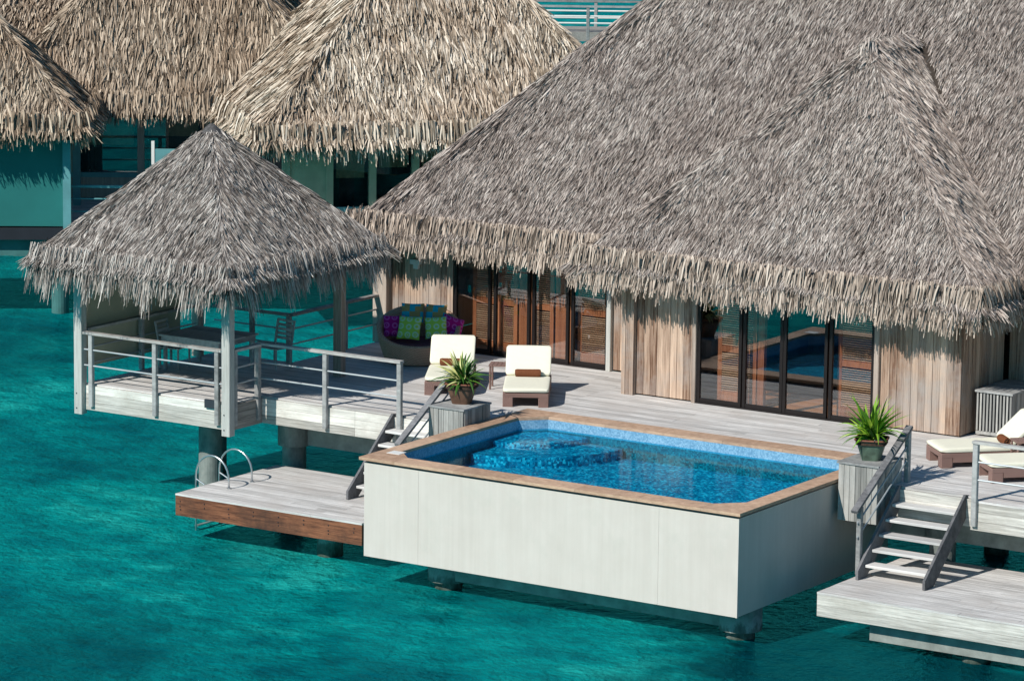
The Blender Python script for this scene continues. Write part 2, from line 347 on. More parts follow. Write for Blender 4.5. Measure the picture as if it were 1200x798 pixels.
# ------------------------------------------------------------------ thatch
def poly_sample(poly, n):
    P = [np.array(p, float) for p in poly]; tris = [(P[0], P[i], P[i+1]) for i in range(1, len(P)-1)]
    ar = np.array([np.linalg.norm(np.cross(b-a, c-a))/2 for a, b, c in tris]); tot = ar.sum()
    ns = NR.multinomial(n, ar/tot); out = []
    for (a, b, c), k in zip(tris, ns):
        u = NR.random((k, 1)); v = NR.random((k, 1)); fl = (u+v) > 1; u = np.where(fl, 1-u, u); v = np.where(fl, 1-v, v)
        out.append(a+u*(b-a)+v*(c-a))
    return np.concatenate(out), tot
def area(poly):
    P = [np.array(p, float) for p in poly]; return sum(np.linalg.norm(np.cross(P[i]-P[0], P[i+1]-P[0]))/2 for i in range(1, len(P)-1))
class Blades:
    def __init__(s): s.V = []; s.F4 = 0; s.T = []
    def add(s, P, D, N, L, Wd, lift=.05, tilt=.06, roll=.7, droop=0., tone=(0., 1.)):
        n = len(P)
        if n == 0: return
        D = D/np.linalg.norm(D, axis=1, keepdims=True); N = N/np.linalg.norm(N, axis=1, keepdims=True)
        Sd = np.cross(D, N); Sd /= np.linalg.norm(Sd, axis=1, keepdims=True)
        a = NR.normal(0, roll, (n, 1)); Sr = Sd*np.cos(a)+N*np.sin(a)
        L = np.asarray(L).reshape(-1, 1); Wd = np.asarray(Wd).reshape(-1, 1)
        p0 = P + N*lift*NR.random((n, 1)); tl = np.abs(NR.normal(tilt, tilt*.8, (n, 1)))*L
        p1 = p0 + D*L*.5 + N*tl*.7
        p2 = p0 + D*L + N*tl; p2[:, 2:3] -= droop*L; p1[:, 2:3] -= droop*L*.2
        q = [p0-Sr*Wd*.4, p0+Sr*Wd*.4, p1+Sr*Wd*.5, p1-Sr*Wd*.5, p2+Sr*Wd*.22, p2-Sr*Wd*.22]
        s.V.append(np.stack(q, 1).reshape(-1, 3)); t = tone[0]+(tone[1]-tone[0])*NR.random(n); s.T.append(np.repeat(t, 2))
    def build(s, name, mat, parent):
        V = np.concatenate(s.V); off = np.zeros(3); p = parent
        while p: off += np.array(p.location); p = p.parent
        V = V-off; n = len(V)//6; me = bpy.data.meshes.new(name)
        me.vertices.add(len(V)); me.vertices.foreach_set('co', V.astype(np.float32).ravel())
        b = (np.arange(n)*6)[:, None]; idx = np.concatenate([b+np.array([[0,1,2,3]]), b+np.array([[3,2,4,5]])], 1).reshape(-1)
        me.loops.add(len(idx)); me.loops.foreach_set('vertex_index', idx.astype(np.int32))
        me.polygons.add(2*n); me.polygons.foreach_set('loop_start', (np.arange(2*n)*4).astype(np.int32))
        me.update(calc_edges=True)
        at = me.attributes.new('tone', 'FLOAT', 'FACE'); at.data.foreach_set('value', np.concatenate(s.T).astype(np.float32))
        me.materials.append(mat); o = bpy.data.objects.new(name, me); S.collection.objects.link(o)
        if parent: o.parent = parent
        return o
def wob(P, amp):
    return amp*(np.sin(P[:, 0:1]*1.7+P[:, 2:3]*2.3)*np.cos(P[:, 1:2]*1.9-P[:, 2:3]*1.1)+.5*np.sin(P[:, 0:1]*4.3-P[:, 1:2]*3.1))
def thatch_face(B, poly, dens, L, Wd, keep=None, amp=.05, dirj=.16, conv=0., **k):
    """poly: first two points = eave (left,right seen from outside), rest going up"""
    P0, P1 = np.array(poly[0], float), np.array(poly[1], float)
    N = np.cross(P1-P0, np.array(poly[2], float)-P0); N /= np.linalg.norm(N)
    if N[2] < 0: N = -N
    D = np.array([N[0]*N[2], N[1]*N[2], -(N[0]**2+N[1]**2)]); D /= np.linalg.norm(D)
    P, A = poly_sample(poly, int(dens*area(poly)))
    if keep is not None: P = P[keep(P)]
    n = len(P); e = (P1-P0)/np.linalg.norm(P1-P0)
    P = P + N*wob(P, amp)
    cl = np.sin(P[:, 0:1]*3.1+P[:, 1:2]*2.7+P[:, 2:3]*2.2)*.10
    Dj = D + e*(NR.normal(0, dirj, (n, 1))+cl+conv)
    B.add(P, Dj, np.repeat(N[None], n, 0), L*(.6+.8*NR.random(n)), Wd*(.55+.9*NR.random(n)), **k)
    return N, D
def hip_strip(B, a, b, Nn, dens, L, Wd, spread=.22, **k):
    a = np.array(a, float); b = np.array(b, float); d = b-a; Ln = np.linalg.norm(d); d /= Ln   # a top -> b bottom
    n = int(dens*Ln*spread*2); t = NR.random((n, 1)); Nn = np.array(Nn, float); Nn /= np.linalg.norm(Nn)
    sd_ = np.cross(d, Nn); off = NR.normal(0, spread*.6, (n, 1))
    P = a+d*Ln*t+sd_*off-Nn*np.abs(off)*.42-Nn*.01
    D = d+sd_*(np.sign(off)*(.12+NR.random((n, 1))*.5))+np.array([0, 0, -.12])
    B.add(P, D, np.repeat(Nn[None], n, 0), L*(.6+.8*NR.random(n)), Wd*(.5+.9*NR.random(n)), **k)
def hip_cap(B, a, b, Nn, dens, L, Wd, **k):
    a = np.array(a, float); b = np.array(b, float); d = b-a; Ln = np.linalg.norm(d); d /= Ln
    Nn = np.array(Nn, float); Nn /= np.linalg.norm(Nn); sd_ = np.cross(d, Nn)
    n = int(dens*Ln); t = NR.random((n, 1)); off = NR.normal(0, .05, (n, 1))
    P = a+d*Ln*t+sd_*off-Nn*np.abs(off)*.4+Nn*.005
    B.add(P, d+sd_*NR.normal(0, .2, (n, 1)), np.repeat(Nn[None], n, 0), L*(.6+.8*NR.random(n)), Wd*(.6+.8*NR.random(n)), **k)
def fringe(B, a, b, N, dens, L, Wd, thick=.3, up=.25, droop=.6, out=.0, ragged=.25, **k):
    """hanging blades along eave edge a-b; N = outward horizontal-ish direction"""
    a = np.array(a, float); b = np.array(b, float); e = b-a; Ln = np.linalg.norm(e); e /= Ln
    N = np.array(N, float); N /= np.linalg.norm(N); n = int(dens*Ln); t = NR.random((n, 1))
    lay = NR.random((n, 1))
    P = a+e*Ln*t - N*(lay*thick) + np.array([0, 0, up])*NR.random((n, 1)) + N*out - np.array([0,0,.05])*lay
    rag = 1+ragged*(np.sin(P[:, 0]*5.1+P[:, 1]*4.7)*.5+np.sin(P[:, 0]*13.+P[:, 1]*11.)*.5)
    D = N*.40+np.array([0, 0, -1.])*(.85+.5*lay)+e*NR.normal(0, .14, (n, 1))
    Nn = N+np.array([0, 0, .45])
    B.add(P, D, np.repeat(Nn[None], n, 0), L*(.55+.75*NR.random(n))*rag, Wd*(.6+.8*NR.random(n)), lift=.03, tilt=.03, roll=.6, droop=droop, **k)

def out2(a, b, c):     # outward horizontal dir of edge a-b away from c
    e = Vector((b[0]-a[0], b[1]-a[1], 0)).normalized(); n = Vector((e.y, -e.x, 0))
    if n.dot(Vector((a[0]-c[0], a[1]-c[1], 0))) < 0: n = -n
    return n
def core(name, faces, parent, th=.22, mat=None):
    b = MB()
    for f in faces:
        P = [Vector(p) for p in f]; N = (P[1]-P[0]).cross(P[2]-P[0]).normalized()
        if N.z < 0: N = -N
        top = [p - Vector((0,0,.06)) for p in P]; bot = [p - Vector((0,0,th)) for p in top]; n = len(P)
        b.add(top+bot, [tuple(range(n)), tuple(range(2*n-1, n-1, -1))]+[(i, n+i, n+(i+1)%n, (i+1)%n) for i in range(n)])
    return b.build(name, mat or m_under, parent)
def hip_roof(root, c, rz, hx, hy, ze, zr, axis, rl, mat, emat, dens, L, Wd, fr, name='roof', conv=0., sag=.0, hipd=220, tone=(0,1)):
    """simple hip roof; returns roof object; rectangle hx,hy about c rotated rz; ridge half length rl"""
    q = Matrix.Rotation(rz, 3, 'Z'); C0 = Vector((c[0], c[1], 0))
    def W_(x, y, z): v = q @ Vector((x, y, 0)); return (C0.x+v.x, C0.y+v.y, z)
    cs = [W_(-hx,-hy,ze), W_(hx,-hy,ze), W_(hx,hy,ze), W_(-hx,hy,ze)]
    r = [W_(-rl,0,zr), W_(rl,0,zr)] if axis == 'x' else [W_(0,-rl,zr), W_(0,rl,zr)]
    if rl < .01: faces = [[cs[i], cs[(i+1)%4], r[0]] for i in range(4)]
    elif axis == 'x': faces = [[cs[0],cs[1],r[1],r[0]], [cs[1],cs[2],r[1]], [cs[2],cs[3],r[0],r[1]], [cs[3],cs[0],r[0]]]
    else: faces = [[cs[0],cs[1],r[0]], [cs[1],cs[2],r[1],r[0]], [cs[2],cs[3],r[1]], [cs[3],cs[0],r[0],r[1]]]
    ro = core(name, faces, root)
    B = Blades(); E_ = Blades()
    for i, f in enumerate(faces):
        d = dens*(1 if i in (0, 1) else .45 if i == 3 else .3)
        thatch_face(B, f, d, L, Wd, conv=conv if i == 1 else 0, tone=tone)
        N = out2(f[0], f[1], c)
        fringe(E_, f[0], f[1], N, fr['d']*(1 if i in (0, 1) else .5), fr['L'], fr['W'], thick=fr.get('th', .3), up=fr.get('up', .25), droop=fr.get('dr', .5), ragged=fr.get('rg', .25))
    tops = [r[0], r[-1], r[-1], r[0]] if axis == 'x' else [r[0], r[0], r[-1], r[-1]]
    for i in (0, 1, 2, 3):
        nn = Vector((cs[i][0]-c[0], cs[i][1]-c[1], 0)).normalized()+Vector((0,0,1.1))
        hip_strip(B, tops[i], cs[i], nn, hipd, L*1.1, Wd); hip_cap(B, tops[i], cs[i], nn, hipd*.22, L*.9, Wd)
    if rl > .01: 
        for sgn in (-1, 1):
            a_, b_ = np.array(r[0]), np.array(r[1]); n = int(120*rl*2); t = NR.random((n, 1)); P = a_+(b_-a_)*t+np.array([0,0,.06])
            e = (b_-a_)/np.linalg.norm(b_-a_); sd_ = np.cross(e, [0,0,1])*sgn
            B.add(P, np.repeat((sd_+np.array([0,0,-.75]))[None], n, 0)+NR.normal(0,.15,(n,3)), np.repeat(np.array([[0,0,1.]])+sd_*.4, n, 0), L*(.6+.8*NR.random(n)), Wd*(.6+.8*NR.random(n)))
    B.build('thatch', mat, ro); E_.build('eave_fringe', emat, ro)
    return ro, cs, r

# ------------------------------------------------------------------ main villa
villa = thing('overwater_villa', 'large thatched villa with plank walls and glass doors behind the plunge pool', 'villa', (4, 12, 0))
# roof polygons
SW = (-7.2, 9.65, 2.52); SE = (15.4, 9.65, 2.52); TL = (1.9, 18.75, 12.0); TR = (6.3, 18.75, 12.0); NE = (15.4, 27.8, 2.52); NW = (-7.2, 27.8, 2.52)
zc = 2.52+1.04*(14.25-9.65)
WA = (-.42, 7.8, 2.62); WB = (8.62, 7.8, 2.62); WP = (3.85, 12.0, 6.88); WQ = (3.85, 14.0, 6.88); WAb = (-.42, 9.75, 2.62); WBb = (8.62, 9.75, 2.62)
mr = core('roof', [[SW, SE, TR, TL], [SE, NE, TR], [NE, NW, TL, TR], [NW, SW, TL]], villa)
wr = core('gable_roof', [[WA, WB, WP], [WB, WBb, WQ, WP], [WAb, WA, WP, WQ]], villa)
def keep_main(P):
    y = P[:, 1]; x = P[:, 0]; hw = 4.5*(1-(y-9.65)/4.6)-.25
    return ~((y < 14.1) & (np.abs(x-4.1) < hw))
B = Blades(); E_ = Blades()
k_lo = lambda P: keep_main(P) & (P[:, 1] < 17.2) & (P[:, 0] < 14)
thatch_face(B, [SW, SE, TR, TL], 1400, .175, .0160, keep=k_lo, conv=-.03, amp=.045, dirj=.13, tone=(0, .95))
thatch_face(B, [SW, SE, TR, TL], 60, .5, .06, keep=lambda P: P[:, 1] > 16.9)
thatch_face(B, [SE, NE, TR], 50, .5, .06); thatch_face(B, [NW, SW, TL], 90, .5, .05); thatch_face(B, [NE, NW, TL, TR], 30, .5, .06)
hip_strip(B, TL, SW, (-.7, -.7, 1.1), 520, .32, .025, spread=.28)
Bw = Blades()
thatch_face(Bw, [WA, WB, WP], 1450, .18, .0162, amp=.045, dirj=.14, tone=(.03, 1))
thatch_face(Bw, [WB, WBb, WQ, WP], 1350, .19, .0165, amp=.04, conv=-.15, tone=(.08, 1))
thatch_face(Bw, [WAb, WA, WP, WQ], 200, .4, .036, amp=.05)
hip_strip(Bw, WP, WA, (-.7, -.7, 1.1), 560, .24, .021, spread=.3, tone=(.1, 1))
hip_strip(Bw, (WP[0], WP[1]+.1, WP[2]), WB, (.7, -.7, 1.1), 620, .26, .022, spread=.42, tone=(.1, 1))
hip_cap(Bw, WP, WB, (.7, -.7, 1.1), 260, .24, .020); hip_cap(Bw, WP, WA, (-.7, -.7, 1.1), 160, .24, .020)
for sg in (-1, 1):
    n = 420; t = NR.random((n, 1)); P = np.array(WP)+(np.array(WQ)-np.array(WP))*(t*1.05)+np.array([0, 0, .02])
    B_ = np.array([sg*1., 0, -.9]); Bw.add(P+NR.normal(0, .05, (n, 3)), np.repeat(B_[None], n, 0)+NR.normal(0, .25, (n, 3)), np.repeat(np.array([[sg*.3, -.2, 1.]]), n, 0), .34*(.6+.7*NR.random(n)), .024*(.6+.8*NR.random(n)), tone=(.2, 1))
# front dome of the gable apex
n = 300; P = np.repeat(np.array(WP)[None], n, 0)+NR.normal(0, .06, (n, 3)); an = NR.uniform(-2.6, -.5, (n, 1)); Dd = np.concatenate([np.cos(an), np.sin(an), -1.5+0*an], 1)
Bw.add(P, Dd, np.concatenate([np.cos(an)*.5, np.sin(an)*.5, 1+0*an], 1), .32*(.6+.7*NR.random(n)), .026*(.6+.8*NR.random(n)), tone=(.2, 1))
def eave_set(E_, a, b, N, d):
    fringe(E_, a, b, N, d*1.9, .27, .030, thick=.32, up=.44, droop=.40, ragged=.06, tone=(.02, 1))
    fringe(E_, a, b, N, d*.3, .34, .026, thick=.15, up=.22, droop=.45, ragged=.15, tone=(.1, 1))
    fringe(E_, a, b, N, d*.5, .34, .04, thick=.1, up=.12, droop=.25, ragged=.2, out=-.02, tone=(.2, 1))
eave_set(E_, SW, (-.3, 9.65, 2.52), (0, -1, 0), 330); eave_set(E_, (8.5, 9.65, 2.52), SE, (0, -1, 0), 300)
eave_set(E_, NW, SW, (-1, 0, 0), 90)
Ew = Blades(); eave_set(Ew, WA, WB, (0, -1, 0), 350); eave_set(Ew, WB, WBb, (1, 0, 0), 350); eave_set(Ew, WAb, WA, (-1, 0, 0), 250)
B.build('thatch', th_main, mr); E_.build('eave_fringe', th_edge, mr)
Bw.build('thatch', th_main, wr); Ew.build('eave_fringe', th_edge, wr)

def planks(b, x0, x1, y, z0, z1, w=.15, ax='x', dep=.03):
    n = max(1, round((x1-x0)/w)); w = (x1-x0)/n
    for i in range(n):
        a = x0+i*w+.004; c = x0+(i+1)*w-.004; o = rnd.uniform(0, .014)
        if ax == 'x': b.box(a, c, y-o, y+dep, z0, z1)
        else: b.box(y-dep, y+o, a, c, z0, z1)
def wall_x(x0, x1, y, z0=0.03, z1=2.75, mat=None, th=.12):
    b = MB(); planks(b, x0, x1, y, z0, z1); b.box(x0, x1, y+.032, y+th, z0, z1); return b.build('plank_wall', mat or m_wall, villa)
YR, YL = 8.55, 10.45
wall_x(.70, 2.08, YR); wall_x(6.04, 7.86, YR); wall_x(-6.55, -5.0, YL); wall_x(-1.02, .40, YL); wall_x(7.98, 14.5, 10.35, mat=m_wall)
b = MB(); planks(b, YR+.12, 10.35, 7.86, .03, 2.75, ax='y'); b.box(7.72, 7.828, YR+.12, 10.35, .03, 2.75); b.build('side_wall', m_wall, villa)
b = MB(); planks(b, .40, .68, YR-.10, .0, 2.75, w=.093); b.box(.40, .68, YR-.06, 10.44, .0, 2.75, tone=.5); b.build('corner_pillar', m_wall, villa)
cbx(-6.97, -6.62, 10.3, 10.65, 0, 2.75).build('corner_post', m_postw, villa)
cbx(-1.14, -1.03, 10.34, 10.5, 0, 2.7).build('door_post', m_post, villa)
cbx(2.0, 2.09, 8.47, 8.62, 0, 2.7).build('door_post', m_postw, villa)
cbx(6.03, 6.14, 8.47, 8.62, 0, 2.7).build('door_post', m_postw, villa)
# back and inner shell
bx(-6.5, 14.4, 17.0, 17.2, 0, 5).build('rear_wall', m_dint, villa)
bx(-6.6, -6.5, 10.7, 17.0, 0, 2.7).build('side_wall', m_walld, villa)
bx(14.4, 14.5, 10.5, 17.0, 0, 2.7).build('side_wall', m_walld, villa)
b = MB()
for i in range(54):
    y = 8.66+i*.155; b.box(.72 if y < 10.55 else -6.4, 7.7 if y < 10.4 else 14.3, y, y+.148, -.05, .02)
b.build('interior_floor', m_floor, villa)
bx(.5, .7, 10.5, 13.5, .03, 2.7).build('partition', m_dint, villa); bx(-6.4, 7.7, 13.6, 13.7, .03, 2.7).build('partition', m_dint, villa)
def glass_bank(xs, y, z1=2.35):
    """xs = list of (x0,x1) panes; dark frames, glass, shutters behind"""
    for (a, c) in xs:
        g = MB()
        g.box(a-.02, a+.045, y-.03, y+.04, .03, z1); g.box(c-.045, c+.02, y-.03, y+.04, .03, z1)
        g.box(a+.045, c-.045, y-.02, y+.03, .03, .11); g.box(a+.045, c-.045, y-.02, y+.03, z1-.08, z1)
        d = g.build('sliding_door', m_frame, villa)
        bx(a+.045, c-.045, y, y+.008, .11, z1-.08).build('glass_pane', m_glass, d)
glass_bank([(2.12, 3.08), (3.15, 4.0), (4.05, 4.98), (5.06, 6.0)], YR)
glass_bank([(-4.94, -4.06), (-3.94, -3.08), (-2.98, -2.12), (-2.02, -1.16)], YL)
bx(-4.98, -1.12, YL-.06, YL+.1, -.005, .03).build('door_track', m_frame, villa); bx(2.08, 6.04, YR-.06, YR+.1, -.005, .03).build('door_track', m_frame, villa)
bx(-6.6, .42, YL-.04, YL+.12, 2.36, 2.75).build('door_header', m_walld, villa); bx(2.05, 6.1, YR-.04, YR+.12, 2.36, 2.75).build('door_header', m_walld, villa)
def shutter(x0, x1, y, ang=0., z1=2.25):
    w = x1-x0; T = Matrix.Translation((x0, y, 0)) @ Matrix.Rotation(ang, 4, 'Z')
    f = MB()
    for a, c in ((0, .09), (w-.09, w)): f.box(a, c, 0, .04, .03, z1, M=T)
    for a, c in ((.03, .26), (1.05, 1.17), (z1-.1, z1)): f.box(.09, w-.09, .003, .037, a, c, M=T)
    o = f.build('louvred_shutter', m_shut, villa)
    for za, zb_ in ((.28, 1.03), (1.19, z1-.13)):
        s_ = MB(); z = za
        while z < zb_:
            q = T @ Matrix.Translation((0, .02, z)) @ Matrix.Rotation(R(-38), 4, 'X'); s_.box(.085, w-.085, -.02, .02, -.005, .005, M=q); z += .045
        s_.build('slats', m_slat, o)
for a in ((2.45, 3.0), (3.02, 3.32), (5.12, 5.95)): shutter(a[0], a[1], YR+.18)
for a in ((-4.62, -3.95), (-3.93, -3.5), (-3.2, -2.6), (-2.55, -2.1), (-2.0, -1.2)): shutter(a[0], a[1], YL+.18)
for x in (-3.44, -2.5): bx(x, x+.22, YL+.16, YL+.26, .03, 2.3).build('door_jamb', m_shut, villa)
bx(3.36, 3.5, YR+.16, YR+.26, .03, 2.3).build('door_jamb', m_shut, villa)
b = MB()
for i in range(26):
    x = 4.35+i*.03; b.box(x, x+.028, 13.3+.04*math.sin(i*1.7), 13.33+.04*math.sin(i*1.7), .05, 2.5)
b.build('curtain', m_curt, villa)
wl = MB(); wl.box(-6.02, -5.78, YL-.14, YL-.02, 1.76, 1.86); wl.box(-5.96, -5.84, YL-.1, YL-.02, 1.66, 1.76); wl.build('wall_light', m_white, villa)

# ------------------------------------------------------------------ decks
def deck_boards(b, x0, x1, y0, y1, z, w=.145, th=.035):
    n = round((y1-y0)/w); w = (y1-y0)/n
    for i in range(n):
        y = y0+i*w; x = x0; 
        while x < x1-.01:
            xe = min(x1, x+rnd.uniform(2.2, 4.6))
            if x1-xe < .6: xe = x1
            b.box(x, xe-.004, y+.003, y+w-.004, z-th-rnd.uniform(0, .003), z-rnd.uniform(0, .004)); x = xe
def pile(parent, x, y, ztop, r=.22, cap=None):
    p = MB(); p.tube([(x, y, ZW-1.3), (x, y, ztop)], r, 28); o = p.build('pile', m_pile, parent)
    if cap:
        c = MB(); c.tube([(x, y, ztop-cap[1]), (x, y, ztop)], cap[0], 30); c.build('pile_cap', m_pile, o)
    return o
deck = thing('sun_deck', 'main weathered grey timber deck between the villa and the pool', 'deck', (0, 7, 0))
b = MB()
deck_boards(b, -6.87, -5.2, 7.3, 10.45, 0)
deck_boards(b, -5.2, -.03, 4.0, 10.45, 0)
deck_boards(b, -.03, 8.03, 5.66, 10.45, 0)
deck_boards(b, 8.03, 16.5, 4.0, 10.45, 0)
b.build('deck_boards', m_deck, deck)
b = MB()
for k in range(3):
    z1 = -.04-k*.165
    for x0, x1 in ((-5.2, -2.9), (-2.9, -.05)): b.box(x0, x1-.005, 3.955-.003*k, 3.998, z1-.16, z1)
b.build('fascia', m_fascia, deck)
b = MB()
for k in range(3):
    z1 = -.04-k*.165
    for x0, x1 in ((10.5, 13.1), (13.1, 16.5)): b.box(x0, x1-.005, 3.755-.003*k, 3.998, z1-.16, z1)
    b.box(8.03, 10.5, 3.955, 3.998, z1-.16, z1)
b.build('fascia', m_fascia, deck)
b = MB(); b.box(10.5, 16.5, 3.75, 3.997, -.038, -.003); b.build('deck_edge', m_deck, deck)
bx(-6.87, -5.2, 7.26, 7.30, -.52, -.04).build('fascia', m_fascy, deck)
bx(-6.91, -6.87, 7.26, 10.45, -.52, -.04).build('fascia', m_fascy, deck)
b = MB(); b.box(-5.0, -.1, 4.75, 5.2, -1.05, -.04); b.box(8.1, 16.4, 4.75, 5.2, -1.05, -.04); b.box(-6.6, 16.4, 9.2, 9.6, -1.0, -.04); b.build('beam', m_conc, deck)
b = MB(); b.box(-4.9, -.1, 4.6, 5.7, -.34, -.06); b.box(8.1, 16.3, 4.6, 5.7, -.34, -.06); b.box(-4.9, 16.3, 5.701, 10.4, -.34, -.06); b.build('deck_joists', m_dark, deck)
for x, y in ((-4.95, 4.75), (-4.5, 9.4), (2, 9.4), (8.3, 9.4), (14, 9.4), (9.4, 4.9), (14.6, 4.9)): pile(deck, x, y, -.45, .24, (.33, .62))

# ------------------------------------------------------------------ pool
pool = thing('plunge_pool', 'raised rectangular plunge pool with white rendered walls and timber coping', 'pool', (4, 2.8, 0))
X0, X1, Y0, Y1 = 0.0, 7.98, 0.0, 5.64
ix0, ix1, iy0, iy1, ch = .36, 7.62, .44, 5.17, .42
inner = [(ix0+ch, iy0), (ix1-ch, iy0), (ix1, iy0+ch), (ix1, iy1-ch), (ix1-ch, iy1), (ix0+ch, iy1), (ix0, iy1-ch), (ix0, iy0+ch)]
outer = [(X0, Y0), (X1, Y0), (X1, Y1), (X0, Y1)]
def ring_faces(b, z0, z1, o, inn, gap=.004):
    def pr(poly): b.prism(poly, z0, z1)
    g = gap
    # boards: subdivide front & back and sides into lengths
    def strip(p, q, r, s, n):   # outer p->q, inner s->r
        for i in range(n):
            t0, t1 = i/n, (i+1)/n-g/ max(.1, math.dist(p, q))
            L_ = lambda a, c, t: (a[0]+(c[0]-a[0])*t, a[1]+(c[1]-a[1])*t)
            pr([L_(p, q, t0), L_(p, q, t1), L_(s, r, t1), L_(s, r, t0)])
    strip((inn[0][0], o[0][1]), (inn[1][0], o[0][1]), inn[1], inn[0], 5)
    strip((o[1][0], inn[2][1]), (o[1][0], inn[3][1]), inn[3], inn[2], 3)
    strip((inn[4][0], o[2][1]), (inn[5][0], o[2][1]), inn[5], inn[4], 5)
    strip((o[3][0], inn[6][1]), (o[3][0], inn[7][1]), inn[7], inn[6], 3)
    pr([o[0], (inn[0][0]-g, o[0][1]), (inn[0][0]-g, inn[0][1]), (inn[7][0], inn[7][1]-g), (o[0][0], inn[7][1]-g)])
    pr([(inn[1][0], o[1][1]), o[1], (o[1][0], inn[2][1]-g), (inn[2][0], inn[2][1]-g), inn[1]])
    pr([(o[2][0], inn[3][1]), o[2], (inn[4][0]+g, o[2][1]), (inn[4][0]+g, inn[4][1]), inn[3]])
    pr([(inn[5][0]-g, o[3][1]), o[3], (o[3][0], inn[6][1]+g), (inn[6][0], inn[6][1]+g), (inn[5][0]-g, inn[5][1])])
b = MB(); ring_faces(b, .045, .10, outer, inner); b.build('coping', m_cop, pool)
# outer walls (outer rect minus inner octagon not seen: four slabs)
b = MB()
b.box(X0+.07, X1-.07, Y0+.07, Y0+.30, -1.75, -.01); b.box(X0+.07, X0+.30, Y0+.30, Y1, -1.75, -.01)
b.box(X1-.30, X1-.07, Y0+.30, Y1, -1.75, -.01); b.box(X0+.30, X1-.30, Y1-.25, Y1, -1.75, -.05); b.box(X0+.30, X1-.30, Y0+.30, Y1-.25, -1.75, -1.55)
b.build('outer_wall', m_stucco, pool)
b = MB(); b.box(X1-.075, X1-.045, Y0+.05, Y0+.10, -1.75, -.01); b.build('corner_bead', m_stucco, pool)
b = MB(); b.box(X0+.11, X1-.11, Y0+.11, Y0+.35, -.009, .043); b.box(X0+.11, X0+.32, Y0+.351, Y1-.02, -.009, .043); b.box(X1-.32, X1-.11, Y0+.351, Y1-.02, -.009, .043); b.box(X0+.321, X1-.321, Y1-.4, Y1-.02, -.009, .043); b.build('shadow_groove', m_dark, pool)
ZF = -.50; ZP = -.13
b = MB(); nI = len(inner)
for i in range(nI):
    a, c = inner[i], inner[(i+1) % nI]
    b.add([(a[0], a[1], ZP-.03), (c[0], c[1], ZP-.03), (c[0], c[1], .044), (a[0], a[1], .044)], [(3, 2, 1, 0)])
b.build('waterline_tiles', m_tilew, pool)
b = MB()
for i in range(nI):
    a, c = inner[i], inner[(i+1) % nI]
    b.add([(a[0], a[1], ZF), (c[0], c[1], ZF), (c[0], c[1], ZP-.03), (a[0], a[1], ZP-.03)], [(3, 2, 1, 0)])
b.build('tiled_wall', m_tileu, pool)
b = MB(); b.add([(x, y, ZF) for x, y in inner], [tuple(range(nI))]); b.build('pool_floor', m_tile, pool)
def qstep(r, z, nm, cx=ix0, cy=iy1):
    pts = [(cx, cy)]+[(cx+r*math.sin(a), cy-r*math.cos(a)) for a in [R(2+86*i/18) for i in range(19)]]
    MB().prism(pts, ZF, z).build(nm, m_tile, pool, smooth=False)
qstep(2.15, -.30, 'pool_step'); qstep(1.35, -.19, 'pool_step')
b = MB(); b.add([(x, y, ZP) for x, y in [(c[0], c[1]) for c in inner]], [tuple(range(nI))]); b.build('pool_water', pool_water_mat(), pool)
bx(.22, .50, .56, .80, .101, .108, M=None).build('skimmer_cover', m_white, pool)
b = MB(); b.box(1.22, 1.27, Y0+.066, Y0+.069, -1.74, -.02); b.box(6.3, 6.33, Y0+.066, Y0+.069, -1.74, -.02)
b.build('render_joints', m_stucco, pool)
b = MB(); b.box(1.3, 7.6, .72, 1.15, -2.13, -1.752); b.build('beam', m_conc, pool)
for x in (1.35, 7.5): pile(pool, x, .95, -1.752, .26, (.38, .43))

# ------------------------------------------------------------------ swim platforms
def platform(label, x0, x1, y0, y1, z, boards, mat, piles, bolts=False):
    t = thing('swim_platform', label, 'platform', ((x0+x1)/2, (y0+y1)/2, z), 0, 'swim platforms just above the water')
    b = MB(); deck_boards(b, x0, x1, y0, y1, z); b.build('deck_boards', m_deck, t)
    b = MB(); h = .39/boards
    for k in range(boards):
        z1 = z-.04-k*h; b.box(x0+.004, x1-.004, y0+.005+.002*k, y0+.04, z1-h+.005, z1)
    b.build('fascia', mat, t)
    b = MB(); b.box(x0+.004, x0+.04, y0+.04, y1-.01, z-.42, z-.04); b.box(x1-.04, x1-.004, y0+.04, y1-.01, z-.42, z-.04); b.box(x0+.05, x1-.05, y1-.04, y1-.01, z-.42, z-.04); b.build('side_fascia', m_dark, t)
    b = MB(); b.box(x0+(.9 if boards == 2 else .25), x1-.1, y0+.28, y0+.7, z-(.78 if boards == 2 else .5), z-.05); b.box(x0+.25, x1-.1, y1-.9, y1-.55, z-.62, z-.05); b.build('beam', m_conc, t)
    for x, y in piles: pile(t, x, y, z-.3, .25, None)
    if bolts:
        b = MB(); n = 8
        for i in range(n):
            x = x0+.12+(x1-x0-.3)*i/(n-1)
            for dz in (-.12, -.20) if i % 2 else (-.14, -.24, -.30): b.tube([(x+rnd.uniform(-.02, .02), y0-.006, z+dz), (x, y0+.004, z+dz)], .012, 8)
        b.build('bolts', m_black, t)
    return t
platform('left swim platform with a reddish brown front board and a steel ladder', -4.98, -.60, .95, 4.2, -1.4, 1, m_redw, [(-1.9, 1.75), (-4.2, 3.6)], True)
platform('right swim platform with a pale two-board front edge below the wooden stairs', 8.82, 15.5, 1.27, 4.7, -1.4, 2, m_fascia, [(11.6, 1.9), (14.6, 1.9)])
